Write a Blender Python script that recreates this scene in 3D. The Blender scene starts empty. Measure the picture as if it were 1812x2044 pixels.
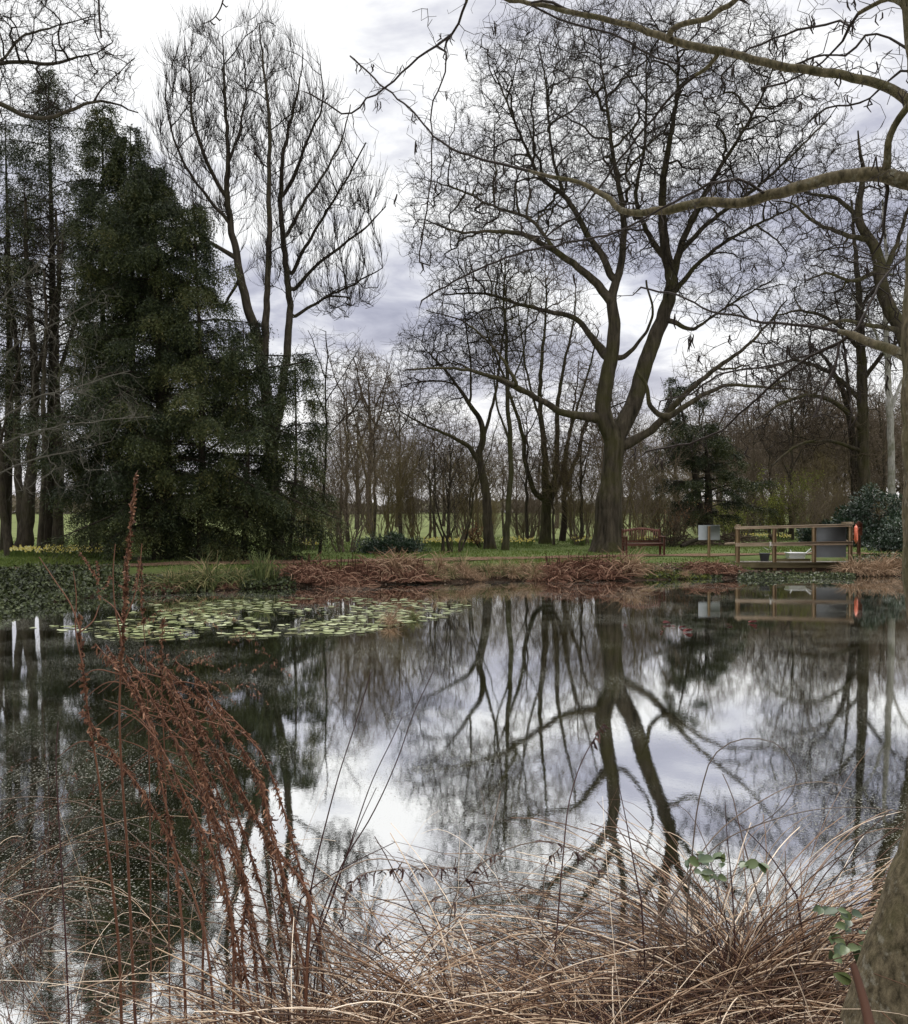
import bpy, math, random
import numpy as np
from math import radians, sin, cos, pi

scene = bpy.context.scene
COL = scene.collection
CAM_H = 1.95            # eye height above the pond surface (z = 0)
F = 1762.0              # focal length in units of the 1812 x 2044 picture
CX, CY = 906.0, 1022.0

# ------------------------------------------------------------------ camera
cam_data = bpy.data.cameras.new("camera")
cam_data.sensor_fit = 'VERTICAL'
cam_data.sensor_height = 24.0
cam_data.lens = 24.0 * F / 2044.0
cam_data.clip_start = 0.05
cam_data.clip_end = 3000.0
cam = bpy.data.objects.new("camera", cam_data)
cam.location = (0, 0, CAM_H)
cam.rotation_euler = (radians(90), 0, 0)
COL.objects.link(cam)
scene.camera = cam

# ------------------------------------------------------------------ light
SUN_ELEV, SUN_AZ = radians(48), radians(28)      # azimuth from +Y towards +X
EXPOSURE = 0.55
scene.view_settings.view_transform = 'Standard'
scene.view_settings.look = 'None'
scene.view_settings.gamma = 1.0
scene.view_settings.exposure = EXPOSURE

sun_data = bpy.data.lights.new("sun", 'SUN')
sun_data.energy = 1.5
sun_data.angle = radians(14)
sun_data.color = (1.0, 0.96, 0.9)
sun = bpy.data.objects.new("sun", sun_data)
sun.rotation_euler = (radians(90) - SUN_ELEV, 0, pi - SUN_AZ)
sun.location = (0, 0, 60)
COL.objects.link(sun)


class NT:
    """small helper to write node trees"""
    def __init__(s, tree):
        s.t = tree
        s.t.nodes.clear()

    def n(s, typ, ins=None, **props):
        nd = s.t.nodes.new(typ)
        for k, v in props.items():
            setattr(nd, k, v)
        if ins:
            for k, v in ins.items():
                sock = nd.inputs[k]
                if isinstance(v, bpy.types.NodeSocket):
                    s.t.links.new(v, sock)
                else:
                    sock.default_value = v
        return nd

    def link(s, a, b):
        s.t.links.new(a, b)

    def math(s, op, a, b=None, c=None, clamp=False):
        nd = s.t.nodes.new('ShaderNodeMath')
        nd.operation = op
        nd.use_clamp = clamp
        for i, v in enumerate((a, b, c)):
            if v is None:
                continue
            if isinstance(v, bpy.types.NodeSocket):
                s.t.links.new(v, nd.inputs[i])
            else:
                nd.inputs[i].default_value = v
        return nd.outputs[0]

    def ramp(s, fac, stops, interp='LINEAR'):
        nd = s.t.nodes.new('ShaderNodeValToRGB')
        cr = nd.color_ramp
        cr.interpolation = interp
        while len(cr.elements) < len(stops):
            cr.elements.new(0.5)
        for e, (p, c) in zip(cr.elements, stops):
            e.position = p
            e.color = (c[0], c[1], c[2], 1) if not isinstance(c, (int, float)) else (c, c, c, 1)
        s.t.links.new(fac, nd.inputs[0])
        return nd.outputs[0]

    def mix(s, fac, a, b, blend='MIX'):
        nd = s.t.nodes.new('ShaderNodeMixRGB')
        nd.blend_type = blend
        for i, v in enumerate((fac, a, b)):
            if isinstance(v, bpy.types.NodeSocket):
                s.t.links.new(v, nd.inputs[i])
            elif isinstance(v, (int, float)):
                nd.inputs[i].default_value = v
            else:
                nd.inputs[i].default_value = (v[0], v[1], v[2], 1)
        return nd.outputs[0]


# ------------------------------------------------------------------ sky
world = bpy.data.worlds.new("World")
scene.world = world
world.use_nodes = True
w = NT(world.node_tree)
sky = w.n('ShaderNodeTexSky', sky_type='NISHITA', sun_disc=False, sun_elevation=SUN_ELEV, sun_rotation=SUN_AZ)
tc = w.n('ShaderNodeTexCoord')
sep = w.n('ShaderNodeSeparateXYZ', {0: tc.outputs['Generated']})
zc = w.math('MAXIMUM', sep.outputs['Z'], 0.0)
den = w.math('ADD', zc, 0.16)
cx_ = w.math('DIVIDE', sep.outputs['X'], den)
cy_ = w.math('DIVIDE', sep.outputs['Y'], den)
cv = w.n('ShaderNodeCombineXYZ', {0: cx_, 1: cy_, 2: 3.7})
n1 = w.n('ShaderNodeTexNoise', {'Vector': cv.outputs[0], 'Scale': 0.85, 'Detail': 6.0, 'Roughness': 0.52, 'Distortion': 0.35})
n2 = w.n('ShaderNodeTexNoise', {'Vector': cv.outputs[0], 'Scale': 3.1, 'Detail': 6.0, 'Roughness': 0.6, 'Distortion': 0.3})
cm = w.math('ADD', w.math('MULTIPLY', n1.outputs[0], 0.55), w.math('MULTIPLY', n2.outputs[0], 0.45))
ccol = w.ramp(cm, [(0.36, (0.33, 0.335, 0.42)), (0.43, (0.46, 0.465, 0.55)), (0.485, (0.68, 0.685, 0.735)), (0.545, (0.97, 0.97, 0.965))])
# a little warmth and lightness low over the horizon
hz = w.math('SUBTRACT', 1.0, w.math('MULTIPLY', zc, 4.5, clamp=True))
ccol = w.mix(w.math('MULTIPLY', hz, 0.55), ccol, (0.84, 0.80, 0.80))
# an overcast sky is brightest overhead
zen = w.math('MULTIPLY', w.math('SUBTRACT', zc, 0.50, clamp=True), 2.2, clamp=True)
boost = w.math('ADD', 0.80, w.math('MULTIPLY', zen, 1.75))
below = w.math('GREATER_THAN', sep.outputs['Z'], -0.002)
cloudbg = w.n('ShaderNodeBackground', {'Color': ccol, 'Strength': boost})
skybg = w.n('ShaderNodeBackground', {'Color': sky.outputs[0], 'Strength': 0.08})
cover = w.n('ShaderNodeMixShader', {0: 0.93, 1: skybg.outputs[0], 2: cloudbg.outputs[0]})
w.n('ShaderNodeOutputWorld', {0: cover.outputs[0]})


# ------------------------------------------------------------------ scene helpers
def at(px, py, d):
    """world point seen at picture position (px, py) at distance d in front of the camera"""
    return np.array(((px - CX) * d / F, d, CAM_H - (py - CY) * d / F))


def tag(o, label=None, cat=None, group=None, kind=None):
    if label: o['label'] = label
    if cat: o['category'] = cat
    if group: o['group'] = group
    if kind: o['kind'] = kind
    return o


def thing(name, label, cat, loc=(0, 0, 0), group=None, rz=0.0):
    o = bpy.data.objects.new(name, None)
    o.empty_display_size = 0.2
    COL.objects.link(o)
    o.location = tuple(float(v) for v in loc)
    o.rotation_euler = (0, 0, rz)
    return tag(o, label, cat, group)


def copy_tree(o, parent=None):
    c = o.copy()
    COL.objects.link(c)
    c.parent = parent
    for ch in list(o.children):
        copy_tree(ch, c)
    return c


class MB:
    """collects faces and links them as ONE mesh object"""
    def __init__(s):
        s.v, s.q, s.t, s.tone, s.n = [], [], [], [], 0

    def add(s, v, q=None, t=None, tone=None):
        v = np.asarray(v, dtype=np.float64).reshape(-1, 3)
        if q is not None and len(q):
            s.q.append(np.asarray(q, dtype=np.int64).reshape(-1, 4) + s.n)
        if t is not None and len(t):
            s.t.append(np.asarray(t, dtype=np.int64).reshape(-1, 3) + s.n)
        s.v.append(v)
        if tone is None:
            tone = 0.5
        s.tone.append(np.broadcast_to(np.asarray(tone, dtype=np.float64), (len(v),)))
        s.n += len(v)
        return s

    def box(s, c, size, rot=None, bevel=0.0, tone=None):
        x, y, z = [v / 2 for v in size]
        if bevel <= 0:
            v = np.array([(sx * x, sy * y, sz * z) for sz in (-1, 1) for sy in (-1, 1) for sx in (-1, 1)], float)
            q = [(0, 2, 3, 1), (4, 5, 7, 6), (0, 1, 5, 4), (2, 6, 7, 3), (0, 4, 6, 2), (1, 3, 7, 5)]
            t = None
        else:
            b = min(bevel, x * .9, y * .9, z * .9)
            v, idx = [], {}
            for ix, sx in enumerate((-1, 1)):
                for iy, sy in enumerate((-1, 1)):
                    for iz, sz in enumerate((-1, 1)):
                        for ax in range(3):
                            p = [sx * (x - b), sy * (y - b), sz * (z - b)]
                            p[ax] = (sx * x, sy * y, sz * z)[ax]
                            idx[(ix, iy, iz, ax)] = len(v)
                            v.append(p)
            q, t = [], []
            for ax in range(3):
                o1, o2 = [a for a in range(3) if a != ax]
                for sd in (0, 1):
                    f = []
                    for (a, b2) in ((0, 0), (1, 0), (1, 1), (0, 1)):
                        k = [0, 0, 0]; k[ax] = sd; k[o1] = a; k[o2] = b2
                        f.append(idx[(k[0], k[1], k[2], ax)])
                    q.append(f)
                for a in (0, 1):
                    for b2 in (0, 1):
                        f = []
                        k = [0, 0, 0]; k[o1] = a; k[o2] = b2
                        k[ax] = 0; f.append(idx[(*k, o1)]); f.append(idx[(*k, o2)])
                        k[ax] = 1; f.append(idx[(*k, o2)]); f.append(idx[(*k, o1)])
                        q.append(f)
            for k in [(a, b2, c2) for a in (0, 1) for b2 in (0, 1) for c2 in (0, 1)]:
                t.append([idx[(*k, 0)], idx[(*k, 1)], idx[(*k, 2)]])
            v = np.array(v, float)
        if rot is not None:
            v = v @ np.asarray(rot).T
        return s.add(v + np.asarray(c, float), q, t, tone)

    def bar(s, a, b, wdt, hgt, up=(0, 0, 1), bevel=0.0, tone=None):
        a, b = np.asarray(a, float), np.asarray(b, float)
        d = b - a; L = np.linalg.norm(d); d = d / L
        u = np.cross(np.asarray(up, float), d); u /= np.linalg.norm(u)
        v = np.cross(d, u)
        return s.box((a + b) / 2, (L, wdt, hgt), np.stack([d, u, v], 1), bevel, tone)

    def build(s, name, mat, parent=None, origin=None, smooth=False, vis=True):
        v = np.concatenate(s.v) if s.v else np.zeros((0, 3))
        if origin is not None:
            v = v - np.asarray(origin, float)
        me = bpy.data.meshes.new(name)
        q = np.concatenate(s.q) if s.q else np.zeros((0, 4), np.int64)
        t = np.concatenate(s.t) if s.t else np.zeros((0, 3), np.int64)
        me.vertices.add(len(v))
        me.vertices.foreach_set('co', v.astype(np.float32).ravel())
        me.loops.add(q.size + t.size)
        me.loops.foreach_set('vertex_index', np.concatenate([q.ravel(), t.ravel()]).astype(np.int32))
        me.polygons.add(len(q) + len(t))
        starts = np.concatenate([np.arange(len(q)) * 4, q.size + np.arange(len(t)) * 3]).astype(np.int32)
        me.polygons.foreach_set('loop_start', starts)
        if smooth:
            me.polygons.foreach_set('use_smooth', np.ones(len(q) + len(t), dtype=bool))
        at_ = me.attributes.new('tone', 'FLOAT', 'POINT')
        at_.data.foreach_set('value', np.concatenate(s.tone).astype(np.float32) if s.tone else np.zeros(0, np.float32))
        me.update(calc_edges=True)
        me.materials.append(mat)
        o = bpy.data.objects.new(name, me)
        COL.objects.link(o)
        if parent is not None:
            o.parent = parent
        elif origin is not None:
            o.location = tuple(float(x) for x in origin)
        return o


def unit(v):
    return v / np.maximum(np.linalg.norm(v, axis=-1, keepdims=True), 1e-9)


def tubes(mb, P, R, k=4, tone=None):
    """P (M,n,3) centre lines, R (M,n) radii -> M tubes with k sides"""
    P = np.asarray(P, float); R = np.asarray(R, float)
    M, n = R.shape
    if M == 0: return
    T = np.empty_like(P)
    T[:, 1:-1] = P[:, 2:] - P[:, :-2]
    T[:, 0] = P[:, 1] - P[:, 0]
    T[:, -1] = P[:, -1] - P[:, -2]
    T = unit(T)
    ref = np.cross(T[:, 0], T[:, -1])
    nr = np.linalg.norm(ref, axis=1)
    mt = np.abs(unit(P[:, -1] - P[:, 0]))
    alt = np.eye(3)[np.argmin(mt, axis=1)]
    ref = np.where((nr > 0.25)[:, None], ref / np.maximum(nr, 1e-9)[:, None], alt)
    U = np.cross(T, ref[:, None, :])
    U = unit(U); V = np.cross(T, U)
    ang = np.arange(k) * 2 * pi / k
    ring = (U[:, :, None, :] * np.cos(ang)[None, None, :, None] + V[:, :, None, :] * np.sin(ang)[None, None, :, None])
    verts = P[:, :, None, :] + ring * R[:, :, None, None]
    i = np.arange(M)[:, None, None] * (n * k) + np.arange(n - 1)[None, :, None] * k + np.arange(k)[None, None, :]
    j = np.arange(M)[:, None, None] * (n * k) + np.arange(n - 1)[None, :, None] * k + ((np.arange(k) + 1) % k)[None, None, :]
    q = np.stack([i, j, j + k, i + k], -1).reshape(-1, 4)
    tn = None
    if tone is not None:
        tone = np.asarray(tone, float)
        if tone.ndim == 1:
            tone = np.repeat(tone, n * k)
        else:
            tone = np.repeat(tone.ravel(), k)
    mb.add(verts.reshape(-1, 3), q, tone=tn if tn is not None else tone)


def tubes_var(mb, lines, k=6, tone=None):
    """lines: list of (pts, radii) with different lengths"""
    by = {}
    for p, r in lines:
        by.setdefault(len(p), []).append((p, r))
    for n, l in by.items():
        if n < 2: continue
        tubes(mb, np.array([a for a, _ in l]), np.array([b for _, b in l]), k, None if tone is None else np.full(len(l), tone))


def spline(pts, n):
    """smooth resample of an (m,c) polyline, Catmull-Rom by chord length"""
    pts = np.asarray(pts, float)
    if len(pts) == 2:
        return pts[0] + (pts[1] - pts[0]) * np.linspace(0, 1, n)[:, None]
    d = np.r_[0, np.cumsum(np.linalg.norm(np.diff(pts[:, :3], axis=0), axis=1) + 1e-9)]
    m = np.gradient(pts, d, axis=0)
    s = np.linspace(0, d[-1], n)
    k = np.clip(np.searchsorted(d, s, side='right') - 1, 0, len(d) - 2)
    h = (d[k + 1] - d[k]); u = ((s - d[k]) / h)[:, None]; h = h[:, None]
    return ((2*u**3 - 3*u**2 + 1) * pts[k] + (u**3 - 2*u**2 + u) * h * m[k] + (-2*u**3 + 3*u**2) * pts[k + 1] + (u**3 - u**2) * h * m[k + 1])


def leaf_quads(mb, C, D, N, L, W, tone=None, tri=False):
    """flat leaves: centre-base C, direction D, side N, length L, width W (arrays)"""
    C = np.asarray(C); D = unit(D); S = unit(np.cross(D, N))
    L = np.broadcast_to(np.asarray(L, float), (len(C),))[:, None]; W = np.broadcast_to(np.asarray(W, float), (len(C),))[:, None]
    a = C; b = C + D * L * .45 + S * W * .5; c = C + D * L; d = C + D * L * .45 - S * W * .5
    v = np.stack([a, b, c, d], 1)
    M = len(C); i = np.arange(M)[:, None] * 4 + np.arange(4)[None]
    mb.add(v.reshape(-1, 3), i, tone=None if tone is None else np.repeat(np.asarray(tone), 4))


def vnoise(x, y, s=1.0, seed=0):
    """cheap smooth 2-D noise"""
    x = np.asarray(x) * s; y = np.asarray(y) * s
    o = 0
    for i, (a, b, c) in enumerate(((1.0, .7, .3), (1.9, -1.3, 1.7), (-.8, 2.3, 2.9), (3.1, 2.2, 4.1), (4.3, -3.7, .9))):
        o = o + np.sin(x * a + y * b + c * (seed + 1.3)) / (1 + .5 * i)
    return o / 2.6
# ------------------------------------------------------------------ materials
def new_mat(name):
    m = bpy.data.materials.new(name)
    m.use_nodes = True
    return m, NT(m.node_tree)


def finish(t, col, rough=0.8, spec=0.2, bump=None, bstr=0.3, bdist=0.02, trans=None):
    ins = {'Base Color': col, 'Roughness': rough, 'Specular IOR Level': spec}
    p = t.n('ShaderNodeBsdfPrincipled', ins)
    if bump is not None:
        b = t.n('ShaderNodeBump', {'Height': bump, 'Strength': bstr, 'Distance': bdist})
        t.link(b.outputs[0], p.inputs['Normal'])
    sh = p.outputs[0]
    if trans is not None:
        tr = t.n('ShaderNodeBsdfTranslucent', {'Color': col})
        sh = t.n('ShaderNodeMixShader', {0: trans, 1: sh, 2: tr.outputs[0]}).outputs[0]
    t.n('ShaderNodeOutputMaterial', {0: sh})


def bark(name, dark, light, moss, moss_amt=0.5, scale=1.0, stretch=0.25, lichen=None, bstr=0.6, bdist=0.03):
    m, t = new_mat(name)
    co = t.n('ShaderNodeTexCoord').outputs['Object']
    mp = t.n('ShaderNodeMapping', {'Vector': co, 'Scale': (scale, scale, scale * stretch)})
    a = t.n('ShaderNodeTexNoise', {'Vector': mp.outputs[0], 'Scale': 14.0, 'Detail': 6.0, 'Roughness': 0.65})
    b = t.n('ShaderNodeTexNoise', {'Vector': co, 'Scale': 1.6 * scale, 'Detail': 5.0, 'Roughness': 0.6})
    col = t.ramp(a.outputs[0], [(0.3, dark), (0.68, light)])
    mk = t.ramp(b.outputs[0], [(0.58 - 0.28 * moss_amt, 0.0), (0.72 - 0.28 * moss_amt, 1.0)])
    fine = t.n('ShaderNodeTexNoise', {'Vector': co, 'Scale': 40.0 * scale, 'Detail': 3.0})
    mossc = t.mix(fine.outputs[0], tuple(v * .55 for v in moss), tuple(v * 1.5 for v in moss))
    col = t.mix(t.math('MULTIPLY', mk, min(1.0, moss_amt * 1.3)), col, mossc)
    if lichen:
        c = t.n('ShaderNodeTexNoise', {'Vector': co, 'Scale': 5.0 * scale, 'Detail': 6.0, 'Roughness': .7})
        col = t.mix(t.ramp(c.outputs[0], [(0.57, 0.0), (0.66, 0.6)]), col, lichen)
    finish(t, col, 0.9, 0.1, a.outputs[0], bstr, bdist)
    return m


def toned(name, stops, rough=0.75, spec=0.25, noise=0.35, nscale=3.0, trans=None):
    """colour picked per leaf/blade by the 'tone' attribute, with a little noise"""
    m, t = new_mat(name)
    at_ = t.n('ShaderNodeAttribute', attribute_name='tone')
    co = t.n('ShaderNodeTexCoord').outputs['Object']
    nz = t.n('ShaderNodeTexNoise', {'Vector': co, 'Scale': nscale, 'Detail': 3.0})
    f = t.math('ADD', at_.outputs['Fac'], t.math('MULTIPLY', t.math('SUBTRACT', nz.outputs[0], 0.5), noise))
    col = t.ramp(f, stops)
    finish(t, col, rough, spec, trans=trans)
    return m


def plain(name, col, rough=0.6, spec=0.3, var=0.12, nscale=8.0, metal=0.0, bstr=0.05, stretch=(1, 1, 1)):
    m, t = new_mat(name)
    co = t.n('ShaderNodeTexCoord').outputs['Object']
    mp = t.n('ShaderNodeMapping', {'Vector': co, 'Scale': stretch})
    nz = t.n('ShaderNodeTexNoise', {'Vector': mp.outputs[0], 'Scale': nscale, 'Detail': 5.0, 'Roughness': .6})
    c = t.mix(nz.outputs[0], tuple(v * (1 - var * 2) for v in col), tuple(min(1, v * (1 + var * 2)) for v in col))
    p = t.n('ShaderNodeBsdfPrincipled', {'Base Color': c, 'Roughness': rough, 'Specular IOR Level': spec, 'Metallic': metal})
    b = t.n('ShaderNodeBump', {'Height': nz.outputs[0], 'Strength': bstr, 'Distance': 0.01})
    t.link(b.outputs[0], p.inputs['Normal'])
    t.n('ShaderNodeOutputMaterial', {0: p.outputs[0]})
    return m


M_BARK = bark("bark_mossy", (0.012, 0.010, 0.007), (0.088, 0.072, 0.050), (0.050, 0.048, 0.014), 0.42, .5, .14, bstr=1.0, bdist=.06)
M_BARK2 = bark("bark_grey_brown", (0.020, 0.016, 0.012), (0.080, 0.066, 0.048), (0.045, 0.045, 0.018), 0.35)
M_BARKG = bark("bark_green", (0.020, 0.018, 0.010), (0.085, 0.076, 0.044), (0.052, 0.054, 0.018), 0.5, .7, .2)
M_BARKD = bark("bark_dark", (0.014, 0.011, 0.008), (0.05, 0.04, 0.03), (0.03, 0.03, 0.012), 0.3)
M_TWIG = plain("twig", (0.022, 0.017, 0.012), 0.85, 0.1)
M_TWIGB = plain("twig_brown", (0.085, 0.064, 0.044), 0.85, 0.1)
M_TWIGF = plain("twig_far_hazed", (0.15, 0.118, 0.085), 0.9, 0.05)  # paler brown, the haze of distance is painted into the twig colour
M_TWIGO = plain("twig_yellow_brown", (0.155, 0.125, 0.062), 0.9, 0.05)
M_TWIGL = plain("twig_pale", (0.085, 0.078, 0.062), 0.85, 0.1)
M_TWIGG = plain("twig_olive", (0.075, 0.066, 0.028), 0.85, 0.1)
M_YEW = toned("yew_needles", [(0.0, (0.008, 0.012, 0.005)), (0.4, (0.024, 0.034, 0.011)), (0.75, (0.058, 0.066, 0.018)), (1.0, (0.11, 0.095, 0.03))], 0.6, 0.25, 0.5, 1.2)
M_PINE = toned("pine_needles", [(0.0, (0.012, 0.022, 0.014)), (0.6, (0.03, 0.048, 0.026)), (1.0, (0.06, 0.07, 0.03))], 0.7, 0.2)
M_LAUREL = toned("laurel_leaf", [(0.0, (0.012, 0.024, 0.012)), (0.6, (0.03, 0.055, 0.026)), (1.0, (0.07, 0.10, 0.05))], 0.4, 0.5)
M_SPRING = toned("spring_leaf", [(0.0, (0.08, 0.09, 0.02)), (0.6, (0.16, 0.18, 0.035)), (1.0, (0.26, 0.26, 0.06))], 0.7, 0.2, trans=.35)
M_BEECH = toned("dry_leaf", [(0.0, (0.10, 0.045, 0.022)), (1.0, (0.28, 0.15, 0.075))], 0.7, 0.2, trans=.25)
# ------------------------------------------------------------------ terrain and pond
POND = np.array([(-9.3, 13.0), (-8.3, 15.9), (-8.7, 19.0), (-8.1, 20.6), (-6.8, 21.0), (-5.5, 22.2), (-4.0, 23.2), (-1.4, 23.9),
                 (1.3, 24.9), (4.9, 25.3), (8.0, 25.8), (10.4, 26.4), (12.8, 26.8), (14.2, 27.0), (18, 26.6), (23, 24), (25, 16), (20, 7),
                 (11, 3.6), (5, 2.9), (2.2, 2.7), (0, 2.75), (-3, 2.7), (-6, 3.4), (-9, 6.0), (-10, 9.5)], float)


def pond_dist(x, y):
    """signed distance to the shore: positive on land"""
    x = np.asarray(x, float); y = np.asarray(y, float)
    shp = x.shape
    p = np.stack([x.ravel(), y.ravel()], 1)
    best = np.full(len(p), 1e9); inside = np.zeros(len(p), bool)
    for i in range(len(POND)):
        a, b = POND[i], POND[(i + 1) % len(POND)]
        ab = b - a
        t = np.clip(((p - a) @ ab) / (ab @ ab), 0, 1)
        d = np.hypot(p[:, 0] - a[0] - t * ab[0], p[:, 1] - a[1] - t * ab[1])
        best = np.minimum(best, d)
        c = ((a[1] > p[:, 1]) != (b[1] > p[:, 1]))
        with np.errstate(divide='ignore', invalid='ignore'):
            xi = a[0] + (p[:, 1] - a[1]) * (b[0] - a[0]) / (b[1] - a[1] if b[1] != a[1] else 1e-9)
        inside ^= c & (p[:, 0] < xi)
    return np.where(inside, -best, best).reshape(shp)


def H(x, y):
    x = np.asarray(x, float); y = np.asarray(y, float)
    d = pond_dist(x, y) + 0.16 * vnoise(x, y, 1.1, 3)
    wdt = np.where(x < -4.5, 1.5, 0.85)
    land = 0.44 * (1 - np.exp(-np.maximum(d, 0) / wdt)) + 0.035 * vnoise(x, y, .55, 1) * np.clip(d, 0, 1) + .012 * vnoise(x, y, 3.1, 2) * np.clip(d * 2, 0, 1)
    dip = 0.40 * np.exp(-((x - 11.0) / 2.0) ** 4 - ((y - 27.7) / .95) ** 4)     # hollow under the platform
    land = np.maximum(land - dip, np.where(d > 0, 0.02, -1))
    bed = -0.75 * (1 - np.exp(np.minimum(d, 0) / 0.9))
    h = np.where(d > 0, land, bed)
    far = np.clip((y - 60) / 200, 0, 1)
    return h + far * far * 1.2 + 0.25 * far * vnoise(x, y, .03, 4)


def h1(x, y):
    return float(H(np.array([x]), np.array([y]))[0])


def axis(segs):
    out = []
    for a, b, s in segs:
        out.append(np.arange(a, b, s))
    return np.unique(np.concatenate(out))


gx = axis([(-520, -120, 40), (-120, -40, 8), (-40, -20, 1.5), (-20, 24, .28), (24, 44, 1.5), (44, 124, 8), (124, 521, 40)])
gy = axis([(-30, -4, 4), (-4, 0, 1), (0, 5, .2), (5, 18, .6), (18, 46, .24), (46, 70, 1.2), (70, 150, 8), (150, 900, 50)])
GX, GY = np.meshgrid(gx, gy)
GZ = H(GX, GY)
nx, ny = len(gx), len(gy)
gi = (np.arange(ny - 1)[:, None] * nx + np.arange(nx - 1)[None]).ravel()

m, t = new_mat("ground_soil_and_turf")
geo = t.n('ShaderNodeNewGeometry')
sp = t.n('ShaderNodeSeparateXYZ', {0: geo.outputs['Position']})
big = t.n('ShaderNodeTexNoise', {'Vector': geo.outputs['Position'], 'Scale': .55, 'Detail': 6.0, 'Roughness': .6})
med = t.n('ShaderNodeTexNoise', {'Vector': geo.outputs['Position'], 'Scale': 3.2, 'Detail': 6.0, 'Roughness': .65})
fin = t.n('ShaderNodeTexNoise', {'Vector': geo.outputs['Position'], 'Scale': 26.0, 'Detail': 4.0, 'Roughness': .7})
turf = t.ramp(fin.outputs[0], [(.25, (.034, .052, .014)), (.55, (.08, .112, .028)), (.8, (.13, .155, .05))])
turf = t.mix(t.ramp(med.outputs[0], [(.45, 0.0), (.7, .6)]), turf, (.13, .115, .05))
soil = t.ramp(fin.outputs[0], [(.25, (.018, .012, .008)), (.6, (.06, .04, .026)), (.85, (.13, .085, .055))])
meadow = t.ramp(big.outputs[0], [(.3, (.085, .105, .035)), (.7, (.15, .17, .062))])
onl = t.math('ADD', sp.outputs['Z'], t.math('MULTIPLY', t.math('SUBTRACT', med.outputs[0], .5), .22))
lawn = t.ramp(onl, [(.27, 0.0), (.37, 1.0)])
col = t.mix(lawn, soil, turf)
fy = t.math('MULTIPLY', t.math('SUBTRACT', sp.outputs['Y'], 40.0), .1, clamp=True)
col = t.mix(fy, col, meadow)
finish(t, col, .95, .1, fin.outputs[0], .5, .04)
M_GROUND = m
tag(MB().add(np.stack([GX, GY, GZ], -1), np.stack([gi, gi + 1, gi + nx + 1, gi + nx], 1)).build("ground", M_GROUND, smooth=True), kind='structure')

# water: one flat sheet at z = 0, the terrain rises out of it
m, t = new_mat("pond_water")
geo = t.n('ShaderNodeNewGeometry')
pos = geo.outputs['Position']
rip1 = t.n('ShaderNodeTexNoise', {'Vector': t.n('ShaderNodeMapping', {'Vector': pos, 'Scale': (1.0, 1.0, 1.0)}).outputs[0], 'Scale': 9.0, 'Detail': 3.0, 'Roughness': .6})
rip2 = t.n('ShaderNodeTexNoise', {'Vector': pos, 'Scale': 42.0, 'Detail': 2.0, 'Roughness': .6})
hgt = t.math('ADD', t.math('MULTIPLY', rip1.outputs[0], .45), t.math('MULTIPLY', rip2.outputs[0], .2))
calm = t.n('ShaderNodeTexNoise', {'Vector': pos, 'Scale': .3, 'Detail': 2.0})
bmp = t.n('ShaderNodeBump', {'Height': hgt, 'Strength': .045, 'Distance': .008})
gloss = t.n('ShaderNodeBsdfGlossy', {'Color': (.99, .99, .98, 1), 'Roughness': .004, 'Normal': bmp.outputs[0]})
depthc = t.n('ShaderNodeBsdfDiffuse', {'Color': (.020, .021, .010, 1), 'Normal': bmp.outputs[0]})
fres = t.n('ShaderNodeFresnel', {'IOR': 1.33})
fac = t.math('MULTIPLY_ADD', fres.outputs[0],   .20, .84, clamp=True)
base = t.n('ShaderNodeMixShader', {0: fac, 1: depthc.outputs[0], 2: gloss.outputs[0]})
# scum: small floating bits, denser in drifts
drift = t.n('ShaderNodeTexNoise', {'Vector': pos, 'Scale': .55, 'Detail': 4.0, 'Roughness': .6})
dm = t.ramp(drift.outputs[0], [(.42, .12), (.60, 1.0)])
masks = None
for scl, rad in ((30.0, .26), (66.0, .32), (15.0, .13)):
    vo = t.n('ShaderNodeTexVoronoi', {'Vector': pos, 'Scale': scl, 'Randomness': 1.0}, voronoi_dimensions='2D')
    hs = t.n('ShaderNodeSeparateColor', {0: vo.outputs['Color']})
    r = t.math('MULTIPLY', t.math('MULTIPLY', hs.outputs[0], rad), dm)
    on = t.math('LESS_THAN', vo.outputs['Distance'], r)
    on = t.math('MULTIPLY', on, t.math('GREATER_THAN', hs.outputs[1], .35))
    masks = on if masks is None else t.math('MAXIMUM', masks, on)
scol = t.ramp(rip2.outputs[0], [(.3, (.10, .10, .075)), (.7, (.34, .335, .29))])
scum = t.n('ShaderNodeBsdfDiffuse', {'Color': scol})
out = t.n('ShaderNodeMixShader', {0: t.math('MULTIPLY', masks, .75), 1: base.outputs[0], 2: scum.outputs[0]})
t.n('ShaderNodeOutputMaterial', {0: out.outputs[0]})
M_WATER = m
tag(MB().add([(-14, 1.2, 0), (29, 1.2, 0), (29, 31, 0), (-14, 31, 0)], [(0, 1, 2, 3)]).build("pond_water", M_WATER), kind='structure')

# woodchip path: a thin sheet following the lawn
m, t = new_mat("woodchip")
geo = t.n('ShaderNodeNewGeometry')
fin = t.n('ShaderNodeTexNoise', {'Vector': geo.outputs['Position'], 'Scale': 30.0, 'Detail': 5.0, 'Roughness': .7})
med = t.n('ShaderNodeTexNoise', {'Vector': geo.outputs['Position'], 'Scale': 2.0, 'Detail': 4.0})
c = t.ramp(fin.outputs[0], [(.3, (.06, .034, .022)), (.55, (.16, .10, .065)), (.8, (.27, .19, .13))])
c = t.mix(t.ramp(med.outputs[0], [(.5, 0.0), (.75, .6)]), c, (.07, .06, .03))
finish(t, c, .95, .05, fin.outputs[0], .6, .03)
M_PATH = m
pc = spline([(-16, 22.6), (-11, 24.3), (-7.5, 26.2), (-4, 27.2), (0, 28.3), (4, 29.4), (7.2, 30.6), (9.5, 31.3), (13, 31.6), (18, 31.2), (26, 31.5)], 180)
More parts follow.
